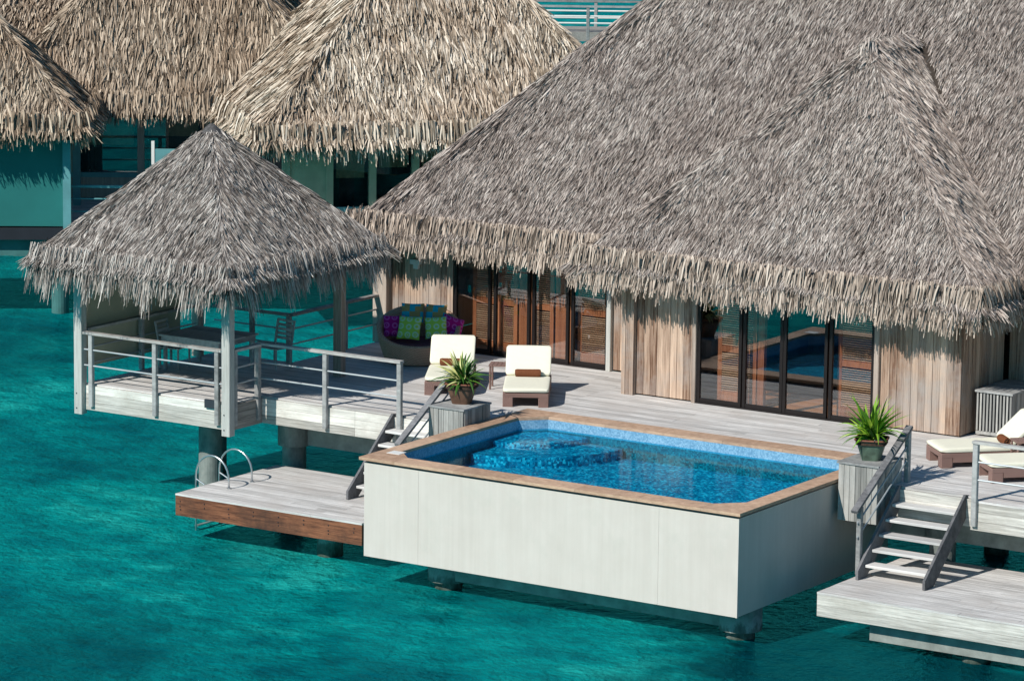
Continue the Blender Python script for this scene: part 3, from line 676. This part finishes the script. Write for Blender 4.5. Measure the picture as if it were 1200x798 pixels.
# ladder
lad = thing('pool_ladder', 'steel ladder with two arched hoops at the edge of the left platform', 'ladder', (-4.98, 2.25, -1.4))
for y in (1.88, 2.62):
    pts = []
    for i in range(15):
        a = math.pi*i/14; pts.append((-4.80-.40*math.cos(a)+.0, y, -1.4+.16+.44*math.sin(a)+(.0)))
    pts = [(-5.20, y, -2.75), (-5.20, y, -1.6)]+pts+[(-4.40, y, -1.395)]
    MB().tube(pts, .019, 10).build('hoop_rail', m_steel, lad, smooth=True)
    MB().tube([(-5.20, y, -1.30), (-4.99, y, -1.395)], .015, 8).build('brace', m_steel, lad)
    MB().tube([(-4.40, y, -1.397), (-4.40, y, -1.382)], .045, 14).build('foot_plate', m_steel, lad)
for z in (-1.80, -2.24, -2.60): MB().box(-5.24, -5.16, 1.89, 2.61, z-.012, z+.012).build('tread', m_steel, lad)

# ------------------------------------------------------------------ stairs
def stairs(label, xa, xb):
    t = thing('deck_stairs', label, 'stairs', ((xa+xb)/2, 3.2, -1.4), 0, 'wooden stairs down to the swim platforms')
    yt, yb, zt, zb = 4.05, 2.60, -.02, -1.395
    for x in (xa, xb):
        b = MB(); h = .27; w = .05
        prof = [(yb-.16, zb), (yb+.17, zb), (yt-.0, zt-.30), (yt-.0, zt+.03), (yt-.12, zt+.05), (yb-.16, zb+.16)]
        v = [(x-w/2, y, z) for y, z in prof]+[(x+w/2, y, z) for y, z in prof]; n = len(prof)
        b.add(v, [tuple(range(n)), tuple(range(2*n-1, n-1, -1))]+[(i, n+i, n+(i+1)%n, (i+1)%n) for i in range(n)]); b.build('stringer', m_dark, t)
    for i in range(5):
        f = (i+1)/6; y = yt+(yb-yt)*f; z = zt+(zb-zt)*f
        cbx(xa+.03, xb-.03, y-.17, y+.12, z-.045, z).build('tread', m_tread, t)
    return t
stairs('left wooden stairs beside the pool, mostly hidden by it', -2.0, -.82)
stairs('right wooden stairs with five open treads beside the right platform', 8.97, 10.28)
def stair_rail(label, x):
    t = thing('stair_railing', label, 'railing', (x, 3.4, 0), 0, 'sloping stair railings')
    MB().bar((x, 4.48, 1.0), (x, 2.46, -.20), .13, .055).build('handrail', m_dark2, t)
    for o in (.30, .56): MB().tube([(x, 4.42, .97-o), (x, 2.58, -.13-o)], .016, 8).build('rail', m_metal, t)
    cbx(x-.045, x+.045, 4.38, 4.48, -.35, .95).build('post', m_rail, t); cbx(x-.045, x+.045, 2.62, 2.72, -1.35, -.14).build('post', m_rail, t)
stair_rail('sloping railing of the left stairs, passing in front of the brown pot', -.86)
stair_rail('sloping railing of the right stairs, beside the green pot', 8.88)

# ------------------------------------------------------------------ railings
def railing(label, p0, p1, posts, zt=1.05, rods=(.38, .70), zb=-.45, face=None, hm=None, pm=None):
    a, b_ = Vector(p0), Vector(p1); t = thing('deck_railing', label, 'railing', ((a.x+b_.x)/2, (a.y+b_.y)/2, 0), 0, 'straight railings with two rods round the decks')
    MB().bar((a.x, a.y, zt), (b_.x, b_.y, zt), .13, .05).build('handrail', hm or m_hand, t)
    for z in rods: MB().tube([(a.x, a.y, z), (b_.x, b_.y, z)], .018, 8).build('rail', m_metal, t)
    for f in posts:
        p = a+(b_-a)*f; MB().cbox(p.x-.05, p.x+.05, p.y-.045, p.y+.045, zb, zt-.026).build('post', pm or m_rail, t)
    return t
railing('railing along the front edge of the sun deck, between pavilion and left stairs', (-5.25, 3.90), (-1.76, 3.90), (.01, .48, .985), 1.07)
railing('railing in front of the pavilion above the pale fascia boards', (-8.82, 2.92), (-5.22, 2.92), (.05, .5, .93), 1.04)
railing('short railing on the pool side of the pavilion', (-5.16, 3.0), (-5.16, 3.86), (.07, .94), 1.05)
railing('railing on the seaward left side of the pavilion, in front of the canvas screen', (-8.88, 3.05), (-8.88, 6.6), (.5,), 1.08, zb=0)
railing('railing behind the dining table along the back of the pavilion', (-8.85, 7.22), (-6.87, 7.22), (.5, .98), 1.0, zb=-.3)
railing('railing behind the daybed up to the villa corner', (-6.87, 7.22), (-6.87, 10.45), (.6, .97), 1.0, zb=-.3)
railing('railing on the right deck edge in front of the sun loungers', (10.52, 3.72), (16.2, 3.72), (.01, .33, .66), 1.05)

# ------------------------------------------------------------------ pavilion
pav = thing('dining_pavilion', 'square open pavilion with a pointed grey thatched roof over a dining table', 'pavilion', (-7.05, 4.8, 0))
b = MB(); deck_boards(b, -8.86, -5.21, 3.0, 7.28, 0); b.build('deck_boards', m_deck, pav)
b = MB()
for k in range(3):
    z1 = -.04-k*.165; b.box(-8.86, -5.2, 2.955-.003*k, 2.998, z1-.16, z1)
b.build('fascia', m_fascia, pav)
b = MB()
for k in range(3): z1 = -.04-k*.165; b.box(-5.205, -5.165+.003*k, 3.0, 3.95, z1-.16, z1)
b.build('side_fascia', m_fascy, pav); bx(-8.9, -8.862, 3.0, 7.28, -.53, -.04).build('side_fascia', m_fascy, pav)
b = MB(); b.box(-7.1, -5.9, 3.9, 4.3, -.66, -.5); b.box(-8.8, -5.3, 3.05, 7.2, -.5, -.06); b.build('beam', m_dark, pav)
for x, y in ((-6.55, 4.1), (-8.2, 6.4)): pile(pav, x, y, -.5, .24)
for x, y, zb in ((-8.93, 2.93, -.62), (-5.18, 2.88, -.62), (-5.18, 6.6, 0), (-8.9, 6.72, 0)):
    p = cbx(x-.10, x+.10, y-.09, y+.09, zb, 2.5, c=.012).build('post', m_post if y < 4 else m_postw, pav)
    if zb < 0: MB().tube([(x-.03, y-.1, -.5), (x-.03, y-.088, -.5)], .014, 8).tube([(x-.03, y-.1, -.2), (x-.03, y-.088, -.2)], .014, 8).build('bolts', m_black, p)
b = MB(); b.bar((-9, 2.95, 2.42), (-5.1, 2.95, 2.42), .12, .2); b.bar((-9, 6.65, 2.42), (-5.1, 6.65, 2.42), .12, .2); b.bar((-8.93, 2.9, 2.42), (-8.93, 6.7, 2.42), .12, .2); b.bar((-5.18, 2.9, 2.42), (-5.18, 6.7, 2.42), .12, .2); b.build('roof_beam', m_dark, pav)
bx(-9.02, -8.99, 3.08, 6.25, .28, 2.5).build('canvas_screen', m_screen, pav)
b = bx(-5.78, -5.46, 2.90, 2.948, -.13, .04).build('electrical_box', m_black, pav)
frp = dict(d=480, L=.38, W=.017, th=.25, up=.34, dr=.5, rg=.4)
hip_roof(pav, (-7.05, 4.8), 0, 2.45, 2.72, 2.58, 5.12, 'x', 0, th_pav, th_pav, 1800, .23, .0165, frp, hipd=1900)
b = MB(); b.grid(lambda u, v: (-7.05+.36*v*math.cos(2*math.pi*u), 4.8+.36*v*math.sin(2*math.pi*u), 5.20-.40*v**1.5), 24, 7, closed=True)
b.build('roof_cap', plain('dark_ridge_cap', (.10, .095, .095), .9, .2, .45, 22, 0, .9), pav, smooth=True)

# ------------------------------------------------------------------ planter boxes, pots, plants
def planter_box(label, x0, x1, y0, y1, z0, z1):
    t = thing('planter_stand', label, 'wooden stand', ((x0+x1)/2, (y0+y1)/2, z0), 0, 'slatted wooden stands at the pool corners')
    b = MB(); planks(b, x0, x1, y0, z0, z1-.035, w=.12); planks(b, y0+.03, y1, x1, z0, z1-.035, w=.12, ax='y')
    planks(b, x0, x1, y1, z0, z1-.035, w=.12); b.box(x0, x0+.03, y0+.035, y1, z0, z1-.035); b.build('side_boards', m_box, t)
    b = MB(); n = 6; w = (y1-y0+.06)/n
    for i in range(n): b.box(x0-.03, x1+.03, y0-.03+i*w, y0-.03+(i+1)*w-.006, z1-.034, z1)
    b.build('top_boards', m_rail, t)
planter_box('slatted grey stand at the left pool corner, under the brown pot', -.82, -.03, 3.45, 4.35, -.35, .42)
planter_box('slatted grey stand at the right pool corner, under the green pot', 8.02, 8.80, 3.45, 4.35, -.62, .44)
def pot(name_lab, x, y, z, s, mat, plant_lab, lm, var, seed):
    t = thing('plant_pot', name_lab, 'pot', (x, y, z), R(20), 'pots on the pool corner stands')
    def body(u, v):
        a = 2*math.pi*u; r = (.155+.105*v+ (.02 if v > .93 else 0))*s; k = (abs(math.cos(a))**5+abs(math.sin(a))**5)**(-1/5)
        return (r*k*math.cos(a), r*k*math.sin(a), v*.36*s)
    MB().grid(body, 40, 14, closed=True).build('pot_body', mat, t, world=False, smooth=True)
    def rimf(u, v):
        a = 2*math.pi*u; k = (abs(math.cos(a))**5+abs(math.sin(a))**5)**(-1/5); b_ = 2*math.pi*v
        r = (.268+.018*math.cos(b_))*s; return (r*k*math.cos(a), r*k*math.sin(a), (.36+.018*math.sin(b_))*s)
    MB().grid(rimf, 40, 8, closed=True).build('pot_rim', m_rim, t, world=False, smooth=True)
    b = MB(); b.prism([( .262*s*((abs(math.cos(a))**5+abs(math.sin(a))**5)**(-1/5))*math.cos(a), .262*s*((abs(math.cos(a))**5+abs(math.sin(a))**5)**(-1/5))*math.sin(a)) for a in [2*math.pi*i/32 for i in range(32)]], .28*s, .32*s); b.build('soil', m_soil, t, world=False)
    b = MB(); rr = random.Random(seed)
    for i in range(26):
        a = rr.uniform(0, 6.28); r = rr.uniform(.05, .24)*s; q = rr.uniform(.02, .035)*s; c = Vector((r*math.cos(a), r*math.sin(a), .33*s))
        b.grid(lambda u, v: c+Vector((q*math.sin(math.pi*v)*math.cos(6.283*u), q*.8*math.sin(math.pi*v)*math.sin(6.283*u), q*.6*math.cos(math.pi*v))), 7, 5, closed=True)
    b.build('pebbles', m_peb, t, world=False)
    # plant
    p = thing('potted_plant', plant_lab, 'plant', (x, y, z+.32*s), 0, 'strap leaved plants in pots')
    b = MB()
    for i in range(110):
        a = rr.uniform(0, 6.283); L = rr.uniform(.38, .85)*s*(.74 if var else 1.04); el = rr.uniform(.35, 1.45); dr = rr.uniform(.5, 1.5)*(1.5-el*.7); w = rr.uniform(.020, .036)*s
        r0 = rr.uniform(0, .09)*s; pt = Vector((r0*math.cos(a+1), r0*math.sin(a+1), rr.uniform(0, .08)*s)); d_el = el; n = 8; vs = []; sdv = Vector((-math.sin(a), math.cos(a), 0))
        tn = rr.random(); tw = rr.uniform(-.5, .5)
        for k in range(n+1):
            f = k/n; wd = w*(1-(abs(f-.35)/.65)**2 if f > .35 else .55+.45*f/.35); wd = max(wd, .001)
            d = Vector((math.cos(a)*math.cos(d_el), math.sin(a)*math.cos(d_el), math.sin(d_el))); nn = sdv.cross(d)
            s2 = sdv*math.cos(tw*f)+nn*math.sin(tw*f)
            vs += [pt-s2*wd, pt+nn*(-wd*.45), pt+s2*wd]; pt = pt+d*(L/n); d_el -= dr/n
        for k in range(n):
            o = k*3; 
            e1 = tn if not var else (1.0 if rr.random() < .0 else tn*.6)
            b.add([vs[o], vs[o+1], vs[o+4], vs[o+3]], [(0, 1, 2, 3)], tone=e1); b.add([vs[o+1], vs[o+2], vs[o+5], vs[o+4]], [(0, 1, 2, 3)], tone=(1.0 if var and tn > .3 else e1))
    b.build('leaves', lm, p, world=False)
pot('brown square clay pot standing on the left slatted stand', -.42, 3.98, .42, 1.10, m_potb, 'plant with cream striped narrow leaves in the brown pot', m_leafv, True, 3)
pot('green glazed square pot with white pebbles on the right slatted stand', 8.42, 3.92, .44, 1.05, m_potg, 'bright green plant with long arching leaves in the green pot', m_leaf, False, 5)

# ------------------------------------------------------------------ loungers
def make_lounger():
    t = thing('sun_lounger', 'x', 'sun lounger', (0, 0, 0), 0, 'wicker sun loungers on the deck')
    w = .90; L = 2.05; h = .27
    b = MB()
    for x in (0, w-.2): b.cbox(x, x+.2, 0, .22, 0, h-.08); b.cbox(x, x+.2, L-.25, L-.02, 0, h-.08)
    b.cbox(0, w, 0, L, h-.079, h)
    b.box(0, .06, .225, L-.25, .10, h-.08); b.box(w-.06, w, .225, L-.25, .10, h-.08)
    b.build('wicker_base', m_wick, t, world=False)
    T = Matrix.Translation((0, 1.40, h+.012)) @ Matrix.Rotation(R(44), 4, 'X')
    MB().cbox(.01, w-.01, .0, .68, -.0, .045, M=T).build('backrest_frame', m_wick, t, world=False)
    MB().bar((.1, 1.80, h+.38), (.1, 1.98, h), .03, .03).bar((w-.1, 1.80, h+.38), (w-.1, 1.98, h), .03, .03).build('backrest_stay', m_wick, t, world=False)
    def cush(x0, x1, y0, y1, z0, z1, M_):
        def fn(u, v):
            # superellipse section loop u around x-z, v along y
            a = 2*math.pi*u; k = 7; cx = abs(math.cos(a))**(2/k)*math.copysign(1, math.cos(a)); sz = abs(math.sin(a))**(2/k)*math.copysign(1, math.sin(a))
            e = min(1, .93+.07*math.sin(math.pi*min(1, max(0, v)))*4); e2 = .55+.45*min(1, min(v, 1-v)*14+.0)
            return M_ @ Vector(((x0+x1)/2+(x1-x0)/2*cx*e, y0+(y1-y0)*v, (z0+z1)/2+(z1-z0)/2*sz*e2))
        bb = MB(); bb.grid(fn, 48, 30, closed=True)
        n = 48; bb.f.append(list(range(n-1, -1, -1))); bb.t.append(.5); bb.f.append([29*n+i for i in range(n)]); bb.t.append(.5)
        return bb
    cush(.0, w, -.01, 1.46, h+.002, h+.10, Matrix.Identity(4)).build('seat_cushion', m_cush, t, world=False, smooth=True)
    T2 = Matrix.Translation((0, 1.37, h+.07)) @ Matrix.Rotation(R(44), 4, 'X')
    cush(.0, w, .02, .73, .0, .095, T2).build('back_cushion', m_cush, t, world=False, smooth=True)
    return t
def make_towel(label, root, x0=.2, wd=.50, y=1.27, z=.445):
    q = Matrix.Rotation(root.rotation_euler[2], 4, 'Z'); loc = Vector(root.location)+(q @ Vector((x0, y, 0)))
    t = thing('rolled_towel', label, 'towel', (loc.x, loc.y, z), root.rotation_euler[2], 'rolled brown towels on the loungers')
    def fn(u, v):
        a = 2*math.pi*u; r = .078*(1+.05*math.sin(a*3+v*2))*(1 if .04 < v < .96 else .86); return (v*wd, r*math.cos(a), r*math.sin(a)+.0)
    bb = MB(); bb.grid(fn, 20, 16, closed=True); bb.build('towel_roll', m_towel, t, world=False, smooth=True)
    for xx in (.002, wd-.002):
        sp = MB()
        pts = [(xx, (.01+.0105*k/2.2)*math.cos(k*.8)*1.0, (.01+.0105*k/2.2)*math.sin(k*.8)) for k in range(13)]
        sp.tube(pts, .009, 6).build('towel_end', m_towel, t, world=False)
l1 = make_lounger(); l1.location = (-.75, 5.9, 0); l1.rotation_euler = (0, 0, R(31)); l1['label'] = 'cream cushioned lounger nearest the left pool corner, backrest raised'
l2 = dup(l1, (-2.66, 5.98, 0), R(30), 'cream cushioned lounger in front of the daybed, partly behind the brown pot')
l3 = dup(l1, (8.22, 6.46, 0), R(-45), 'right hand lounger nearer the villa wall, its foot end beside the storage box')
l4 = dup(l1, (9.55, 5.82, 0), R(-45), 'right hand lounger nearer the water, cut off by the picture edge')
make_towel('brown rolled towel on the lounger nearest the left pool corner', l1)
make_towel('brown rolled towel on the lounger in front of the daybed', l2, x0=.22)
make_towel('brown rolled towel on the right lounger nearer the villa wall', l3, x0=.45, wd=.4, y=1.27, z=.445)

def side_table(label, x, y, rz, w=.42, h=.5):
    t = thing('side_table', label, 'side table', (x, y, 0), rz, 'small tables between loungers')
    b = MB()
    for i in range(5): b.box(-w/2+i*w/5, -w/2+(i+1)*w/5-.008, -w/2, w/2, h-.03, h)
    b.build('table_top', m_wick, t, world=False)
    for sx in (-1, 1):
        for sy in (-1, 1): MB().cbox(sx*(w/2-.03)-.02, sx*(w/2-.03)+.02, sy*(w/2-.03)-.02, sy*(w/2-.03)+.02, 0, h-.03).build('leg', m_wick, t, world=False)
side_table('small brown side table between the two cream loungers by the doors', -1.86, 7.50, R(26))
side_table('small brown side table between the two right hand loungers', 10.1, 6.65, R(-45), .4, .55)

# ------------------------------------------------------------------ storage box on the right
sb = thing('storage_box', 'grey slatted equipment box against the villa side wall', 'storage box', (8.3, 9.6, 0))
x0, x1, y0, y1, h = 8.0, 8.72, 8.95, 10.25, .88
bx(x0+.05, x1-.02, y0+.04, y1, .06, h-.05).build('inner_box', m_fard, sb)
b = MB()
for i in range(11): x = x0+i*(x1-x0-.03)/10; b.box(x, x+.035, y0, y0+.03, .10, h-.04)
b.box(x0, x1, y0-.005, y0+.035, .03, .09); b.build('front_slats', m_box, sb)
b = MB(); planks(b, y0+.035, y1, x1, .03, h-.04, w=.11, ax='y'); b.build('side_boards', m_box, sb)
b = MB()
for i in range(11): y = y0-.03+i*(y1-y0+.05)/11; b.box(x0-.03, x1+.04, y, y+(y1-y0+.05)/11-.006, h-.038, h)
b.build('top_boards', m_rail, sb)

# ------------------------------------------------------------------ daybed
db = thing('wicker_daybed', 'round brown wicker daybed with a high back by the plank wall', 'daybed', (-4.85, 8.95, 0), R(4))
fd = R(-62)     # direction of the low front
def rimz(a): c = math.cos(a-fd); return .40+.62*((1-c)/2)**1.25
def shell(u, v):
    a = 2*math.pi*u; z1 = rimz(a); z = z1*min(v*2, 1) if v <= .5 else z1+.02*math.sin((v-.5)*2*math.pi)
    ro = .68+.20*(z/1.0)**.8+.05*math.sin(min(1, z/.5)*math.pi*.5)
    if v > .5:
        f = (v-.5)*2; z = z1*(1-f)+.26*f; ro = .68+.20*(z/1.0)**.8-.02
        if f < .15: z = z1+.015
        ro -= .05*min(1, f*4)
    return (ro*math.cos(a), ro*math.sin(a), z+.03)
MB().grid(shell, 72, 25, closed=True).build('wicker_shell', m_wickd, db, world=False, smooth=True)
MB().grid(lambda u, v: (.74*(1-v)**.5*math.cos(2*math.pi*u), .74*(1-v)**.5*math.sin(2*math.pi*u), .44-.14*(1-v)**6), 56, 12, closed=True).build('seat_cushion', m_seat, db, world=False, smooth=True)
def pillow(label, mat, x, y, z, rx, ry, rz, s=.46, h=None):
    h = h or s
    def fn(u, v):
        U = u*2-1; V = v*2-1; pin = 1-.07*(1-abs(U*V))*0; k = 1-.06*(1-V*V)*abs(U)**3; k2 = 1-.06*(1-U*U)*abs(V)**3
        return (U*s/2*k, V*h/2*k2)
    b = MB()
    for sg in (1, -1):
        b.grid(lambda u, v: (*fn(u, v), sg*.085*(max(0, (1-(2*u-1)**4)*(1-(2*v-1)**4)))**.55), 17, 17)
    o = b.build('pillow', mat, None, smooth=True)
    o.location = (x, y, z); o.rotation_euler = (rx, ry, rz); tag(o, label, 'cushion', 'patterned scatter cushions on the daybed'); return o
# vertical pillow: rx ~ 75deg => face towards -y
pillow('magenta cushion at the left end of the daybed', m_pm, -5.32, 8.74, .72, R(72), 0, R(38), .45)
pillow('lime green flowered cushion, left of the green pair on the daybed', m_pl, -4.88, 8.66, .74, R(66), 0, R(16), .50)
pillow('lime green flowered cushion, right of the green pair on the daybed', m_pl, -4.46, 9.02, .74, R(66), R(-4), R(34), .46)
pillow('magenta cushion leaning at the right end of the daybed', m_pm, -4.32, 9.42, .70, R(70), R(20), R(52), .47)
pillow('turquoise and ochre cushion behind the left green cushion', m_pb, -5.16, 9.18, .92, R(72), 0, R(28), .48)
pillow('turquoise and ochre cushion behind the right green cushion', m_pb, -4.72, 9.40, .92, R(72), 0, R(20), .46)

# ------------------------------------------------------------------ dining set
dt = thing('dining_table', 'grey weathered dining table inside the pavilion', 'table', (-7.8, 5.65, 0))
b = MB()
for i in range(9): y = 5.0+i*1.3/9; b.box(-8.58, -7.0, y, y+1.3/9-.005, .70, .735)
b.build('table_top', m_patio, dt)
b = MB(); b.box(-8.5, -7.08, 5.03, 5.06, .60, .699); b.box(-8.5, -7.08, 6.23, 6.26, .60, .699); b.box(-8.53, -8.5, 5.03, 6.26, .60, .699); b.box(-7.08, -7.05, 5.03, 6.26, .60, .699); b.build('apron', m_patio, dt)
for x in (-8.5, -7.13):
    for y in (5.05, 6.18): cbx(x, x+.07, y, y+.07, 0, .60).build('leg', m_patio, dt)
def make_chair():
    t = thing('dining_chair', 'x', 'chair', (0, 0, 0), 0, 'slatted dining chairs round the table')
    w = .50
    b = MB()
    for i in range(6): b.box(-w/2, w/2, -.22+i*.075, -.22+i*.075+.066, .43, .455)
    b.build('seat', m_patio, t, world=False)
    b = MB()
    for i in range(4): z = .60+i*.088; b.bar((-w/2+.04, .25+(z-.45)*.16, z), (w/2-.04, .25+(z-.45)*.16, z), .018, .062, up=(0, .16, 1))
    b.bar((-w/2+.0, .335, .955), (w/2, .335, .955), .03, .05); b.build('backrest', m_patio, t, world=False)
    for sx in (-1, 1):
        MB().bar((sx*(w/2-.02), .23, 0), (sx*(w/2-.02), .235, .45), .04, .04, up=(0, 1, 0)).bar((sx*(w/2-.02), .237, .45), (sx*(w/2-.02), .33, .95), .04, .035, up=(0, 1, 0)).build('rear_leg', m_patio, t, world=False)
        MB().cbox(sx*(w/2-.02)-.02, sx*(w/2-.02)+.02, -.22, -.18, 0, .43).build('front_leg', m_patio, t, world=False)
    return t
c1 = make_chair(); c1.location = (-6.75, 6.52, 0); c1.rotation_euler = (0, 0, R(-8)); c1['label'] = 'slatted grey dining chair behind the right end of the table'
dup(c1, (-8.42, 5.35, 0), R(98), 'slatted grey dining chair at the left end of the table, beside the canvas screen')

# ------------------------------------------------------------------ neighbours
cr = Vector((rt0.x, rt0.y)).normalized(); cf = Vector((fw.x, fw.y)).normalized()
def UV(u, v): return (CAM.x+cr.x*u+cf.x*v, CAM.y+cr.y*u+cf.y*v)
BA = math.atan2(cr.y, cr.x)     # rotation of u axis
def local(root, x0, x1, y0, y1, z0, z1, nm, mat): return bx(x0, x1, y0, y1, z0, z1).build(nm, mat, root, world=False)
# villa B (centre)
FRB = dict(d=230, L=.36, W=.045, th=.3, up=.50, dr=.5, rg=.12)
angB = BA+R(12)
# front-left eave corner should be at UV(-6.3,96.4)
q = Matrix.Rotation(angB, 2); hxB, hyB = 5.4, 5.4
flc = Vector((-17.49, 20.01)); cB = flc-(q @ Vector((-hxB, -hyB)))
vB = thing('neighbour_villa', 'golden thatched villa in the middle background with windows under its eaves', 'villa', (cB.x, cB.y, 0), angB, 'neighbouring villas behind')
def far_roof(root, c, ang, hx, hy, ze, zr, axis, rl, mat, dens, L, Wd, fr, name='roof'):
    # build in world coordinates, then undo the root rotation on the children
    lo, ro_ = root.location.copy(), root.rotation_euler.copy(); root.rotation_euler = (0, 0, 0)
    ro, cs, r = hip_roof(root, c, ang, hx, hy, ze, zr, axis, rl, mat, mat, dens, L, Wd, fr, name=name, hipd=230)
    inv = Matrix.Rotation(-ang0(root, ro_), 4, 'Z')
    ro.matrix_local = inv
    root.rotation_euler = ro_
    return ro, cs, r
def ang0(root, e): return e[2]
far_roof(vB, (cB.x, cB.y), angB, hxB, hyB, 2.5, 7.9, 'y', .15, th_far, 330, .40, .042, FRB)
def far_walls(root, hx, hy, bays, wm, fm, glass=True):
    local(root, -hx, hx, -hy+.5, hy, 0, 2.6, 'wall', m_fard)
    for i in range(bays+1):
        x = -hx+i*(2*hx)/bays; local(root, x-.09, x+.09, -hy-.02, -hy+.2, 0, 2.6, 'post', wm)
        if i < bays:
            a, c = x+.09, x+2*hx/bays-.09
            local(root, a, c, -hy+.02, -hy+.10, 0, .55, 'panel', wm); local(root, a, c, -hy+.0, -hy+.14, .55, .68, 'sill', fm)
            if glass and i % 7 != 0: g = local(root, a, c, -hy+.05, -hy+.06, .68, 2.6, 'window', m_glassf)
            else: local(root, a, c, -hy+.03, -hy+.09, .68, 2.6, 'wall_panel', wm)
            bm = MB(); bm.box(a+.1, c-.1, -hy+.16, -hy+.2, 1.15 + .25*(i % 3), 2.6); bm.build('blind', m_blind, root, world=False)
m_blind = plain('bamboo_blind', (.30, .27, .17), .8, .2, .25, 9)
m_fpost = plain('olive_post', (.40, .43, .30), .7, .3)
far_walls(vB, 4.4, 4.5, 8, m_fpost, m_far)
local(vB, -5.2, 5.2, -5.9, 5.3, -.5, -.02, 'deck', m_fascy)
# villa A (behind left)
angA = BA+R(2)
def place(ufl, vfl, ang, hx, hy): 
    qq = Matrix.Rotation(ang, 2); return Vector(UV(ufl, vfl))-(qq @ Vector((-hx, -hy)))
cA = place(-14.2, 101.2, angA, 5.1, 5.1)
vA = thing('neighbour_villa', 'brown thatched villa in the left background behind the pointed roofs', 'villa', (cA.x, cA.y, 0), angA, 'neighbouring villas behind')
FRA = dict(d=200, L=.32, W=.042, th=.3, up=.45, dr=.5, rg=.12)
far_roof(vA, (cA.x, cA.y), angA, 5.1, 5.1, 2.55, 7.9, 'y', 1.6, th_far2, 300, .38, .040, FRA)
cA2 = Vector(UV(-14.5, 113)); far_roof(vA, (cA2.x, cA2.y), angA, 11, 8.0, 2.6, 6.75, 'x', 5.5, th_far2, 220, .38, .045, FRA, 'rear_roof')
far_walls(vA, 4.3, 4.2, 5, m_farw, m_far, True)
local(vA, -5.3, 5.3, -6.0, 5.0, -.5, -.02, 'deck', m_deck)
# far villa D
cD = Vector(UV(-14, 131)); vD = thing('neighbour_villa', 'furthest thatched roof at the top edge, behind the horizontal ridge', 'villa', (cD.x, cD.y, 0), BA, 'neighbouring villas behind')
far_roof(vD, (cD.x, cD.y), BA, 11, 7, 2.6, 9.5, 'x', 4, th_far2, 45, .8, .10, dict(d=30, L=.6, W=.08)); far_walls(vD, 9.5, 6, 5, m_farw, m_far, False)
# pavilion C (left)
angC = BA+R(3); hC = 2.7
qq = Matrix.Rotation(angC, 2); cC = Vector(UV(-10.75, 96.1))-(qq @ Vector((hC, -hC)))
vC = thing('neighbour_pavilion', 'pointed thatched pavilion at the left edge with a drawn canvas blind', 'pavilion', (cC.x, cC.y, 0), angC)
far_roof(vC, (cC.x, cC.y), angC, hC, hC, 2.6, 5.4, 'x', 0, th_far2, 380, .36, .036, FRA)
local(vC, -2.1, 2.05, -1.95, -1.90, .02, 2.5, 'canvas_blind', m_screenb)
for x in (-2.1, 2.05): local(vC, x, x+.2, -2.1, -1.9, -.5, 2.5, 'post', m_far); local(vC, x, x+.2, 1.9, 2.1, -.1, 2.5, 'post', m_far)
local(vC, -2.4, 2.4, -2.15, 2.4, -.30, -.02, 'deck', m_fard)
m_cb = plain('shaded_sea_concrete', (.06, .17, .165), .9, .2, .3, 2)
b = MB()
for i in range(12):
    x_ = -2.3+i*4.6/12; b.box(x_, x_+4.6/12, -1.9, -1.5, -.84+.10*math.sin(math.pi*(i+.5)/12), -.31)
b.build('beam', m_cb, vC, world=False)
for x_ in (-1.9, 1.9): MB().tube([(x_, -1.2, ZW-1.2), (x_, -1.2, -.84)], .22, 20).build('pile', m_cb, vC, world=False)
# terrace railing beside pavilion C
tr_ = thing('terrace_railing', 'teal shaded railing between the left pavilion and the brown roofed villa', 'railing', (*UV(-10.2, 97.2), 0), BA, None)
MB().bar((-1.3, 0, 1.0), (2.6, 0, 1.0), .12, .06).build('handrail', m_far, tr_, world=False)
for z in (.35, .68): MB().tube([(-1.3, 0, z), (2.6, 0, z)], .02, 8).build('rail', m_far, tr_, world=False)
for x in (-1.3, .6, 2.5): MB().cbox(x-.05, x+.05, -.05, .05, -.3, .97).build('post', m_far, tr_, world=False)
td = thing('terrace_deck', 'shadowed neighbouring deck below the brown roofed villa', 'deck', (*UV(-9.5, 98.6), 0), BA)
b = MB(); deck_boards(b, -3, 5.0, -1.6, 3.0, 0); b.build('deck_boards', m_deck, td, world=False); local(td, -3, 5.0, -1.66, -1.605, -.5, -.04, 'fascia', m_fascy)
ts = thing('screen_gate', 'pale teal gate panel with two white posts under the brown eave', 'gate', (*UV(-9.4, 99.0), 0), BA)
local(ts, .0, .08, -.04, .04, 0, 1.95, 'post', m_white); local(ts, 1.05, 1.13, -.04, .04, 0, 1.95, 'post', m_white); local(ts, .08, 1.05, -.02, .02, .3, 1.75, 'panel', m_far)
# jetty
jt = thing('far_jetty', 'distant railed walkway over the water at the top edge', 'jetty', (*UV(2.8, 150.5), 0), BA)
local(jt, -30, 40, -1.2, 1.2, -.35, 0, 'walkway', m_fascy)
for y in (-1.15, 1.15):
    for z in (.35, .62): MB().tube([(-30, y, z), (40, y, z)], .035, 6).build('rail', m_white, jt, world=False)
    MB().bar((-30, y, 1.0), (40, y, 1.0), .16, .07).build('handrail', m_rail, jt, world=False)
    for i in range(24): x = -30+i*3.0+(.0 if y < 0 else .35); MB().cbox(x-.06, x+.06, y-.06, y+.06, -.3, 1.0).build('post', m_rail, jt, world=False)
for i in range(12): MB().tube([(-29+i*6, 0, ZW-1.2), (-29+i*6, 0, -.35)], .25, 14).build('pile', m_conc, jt, world=False)
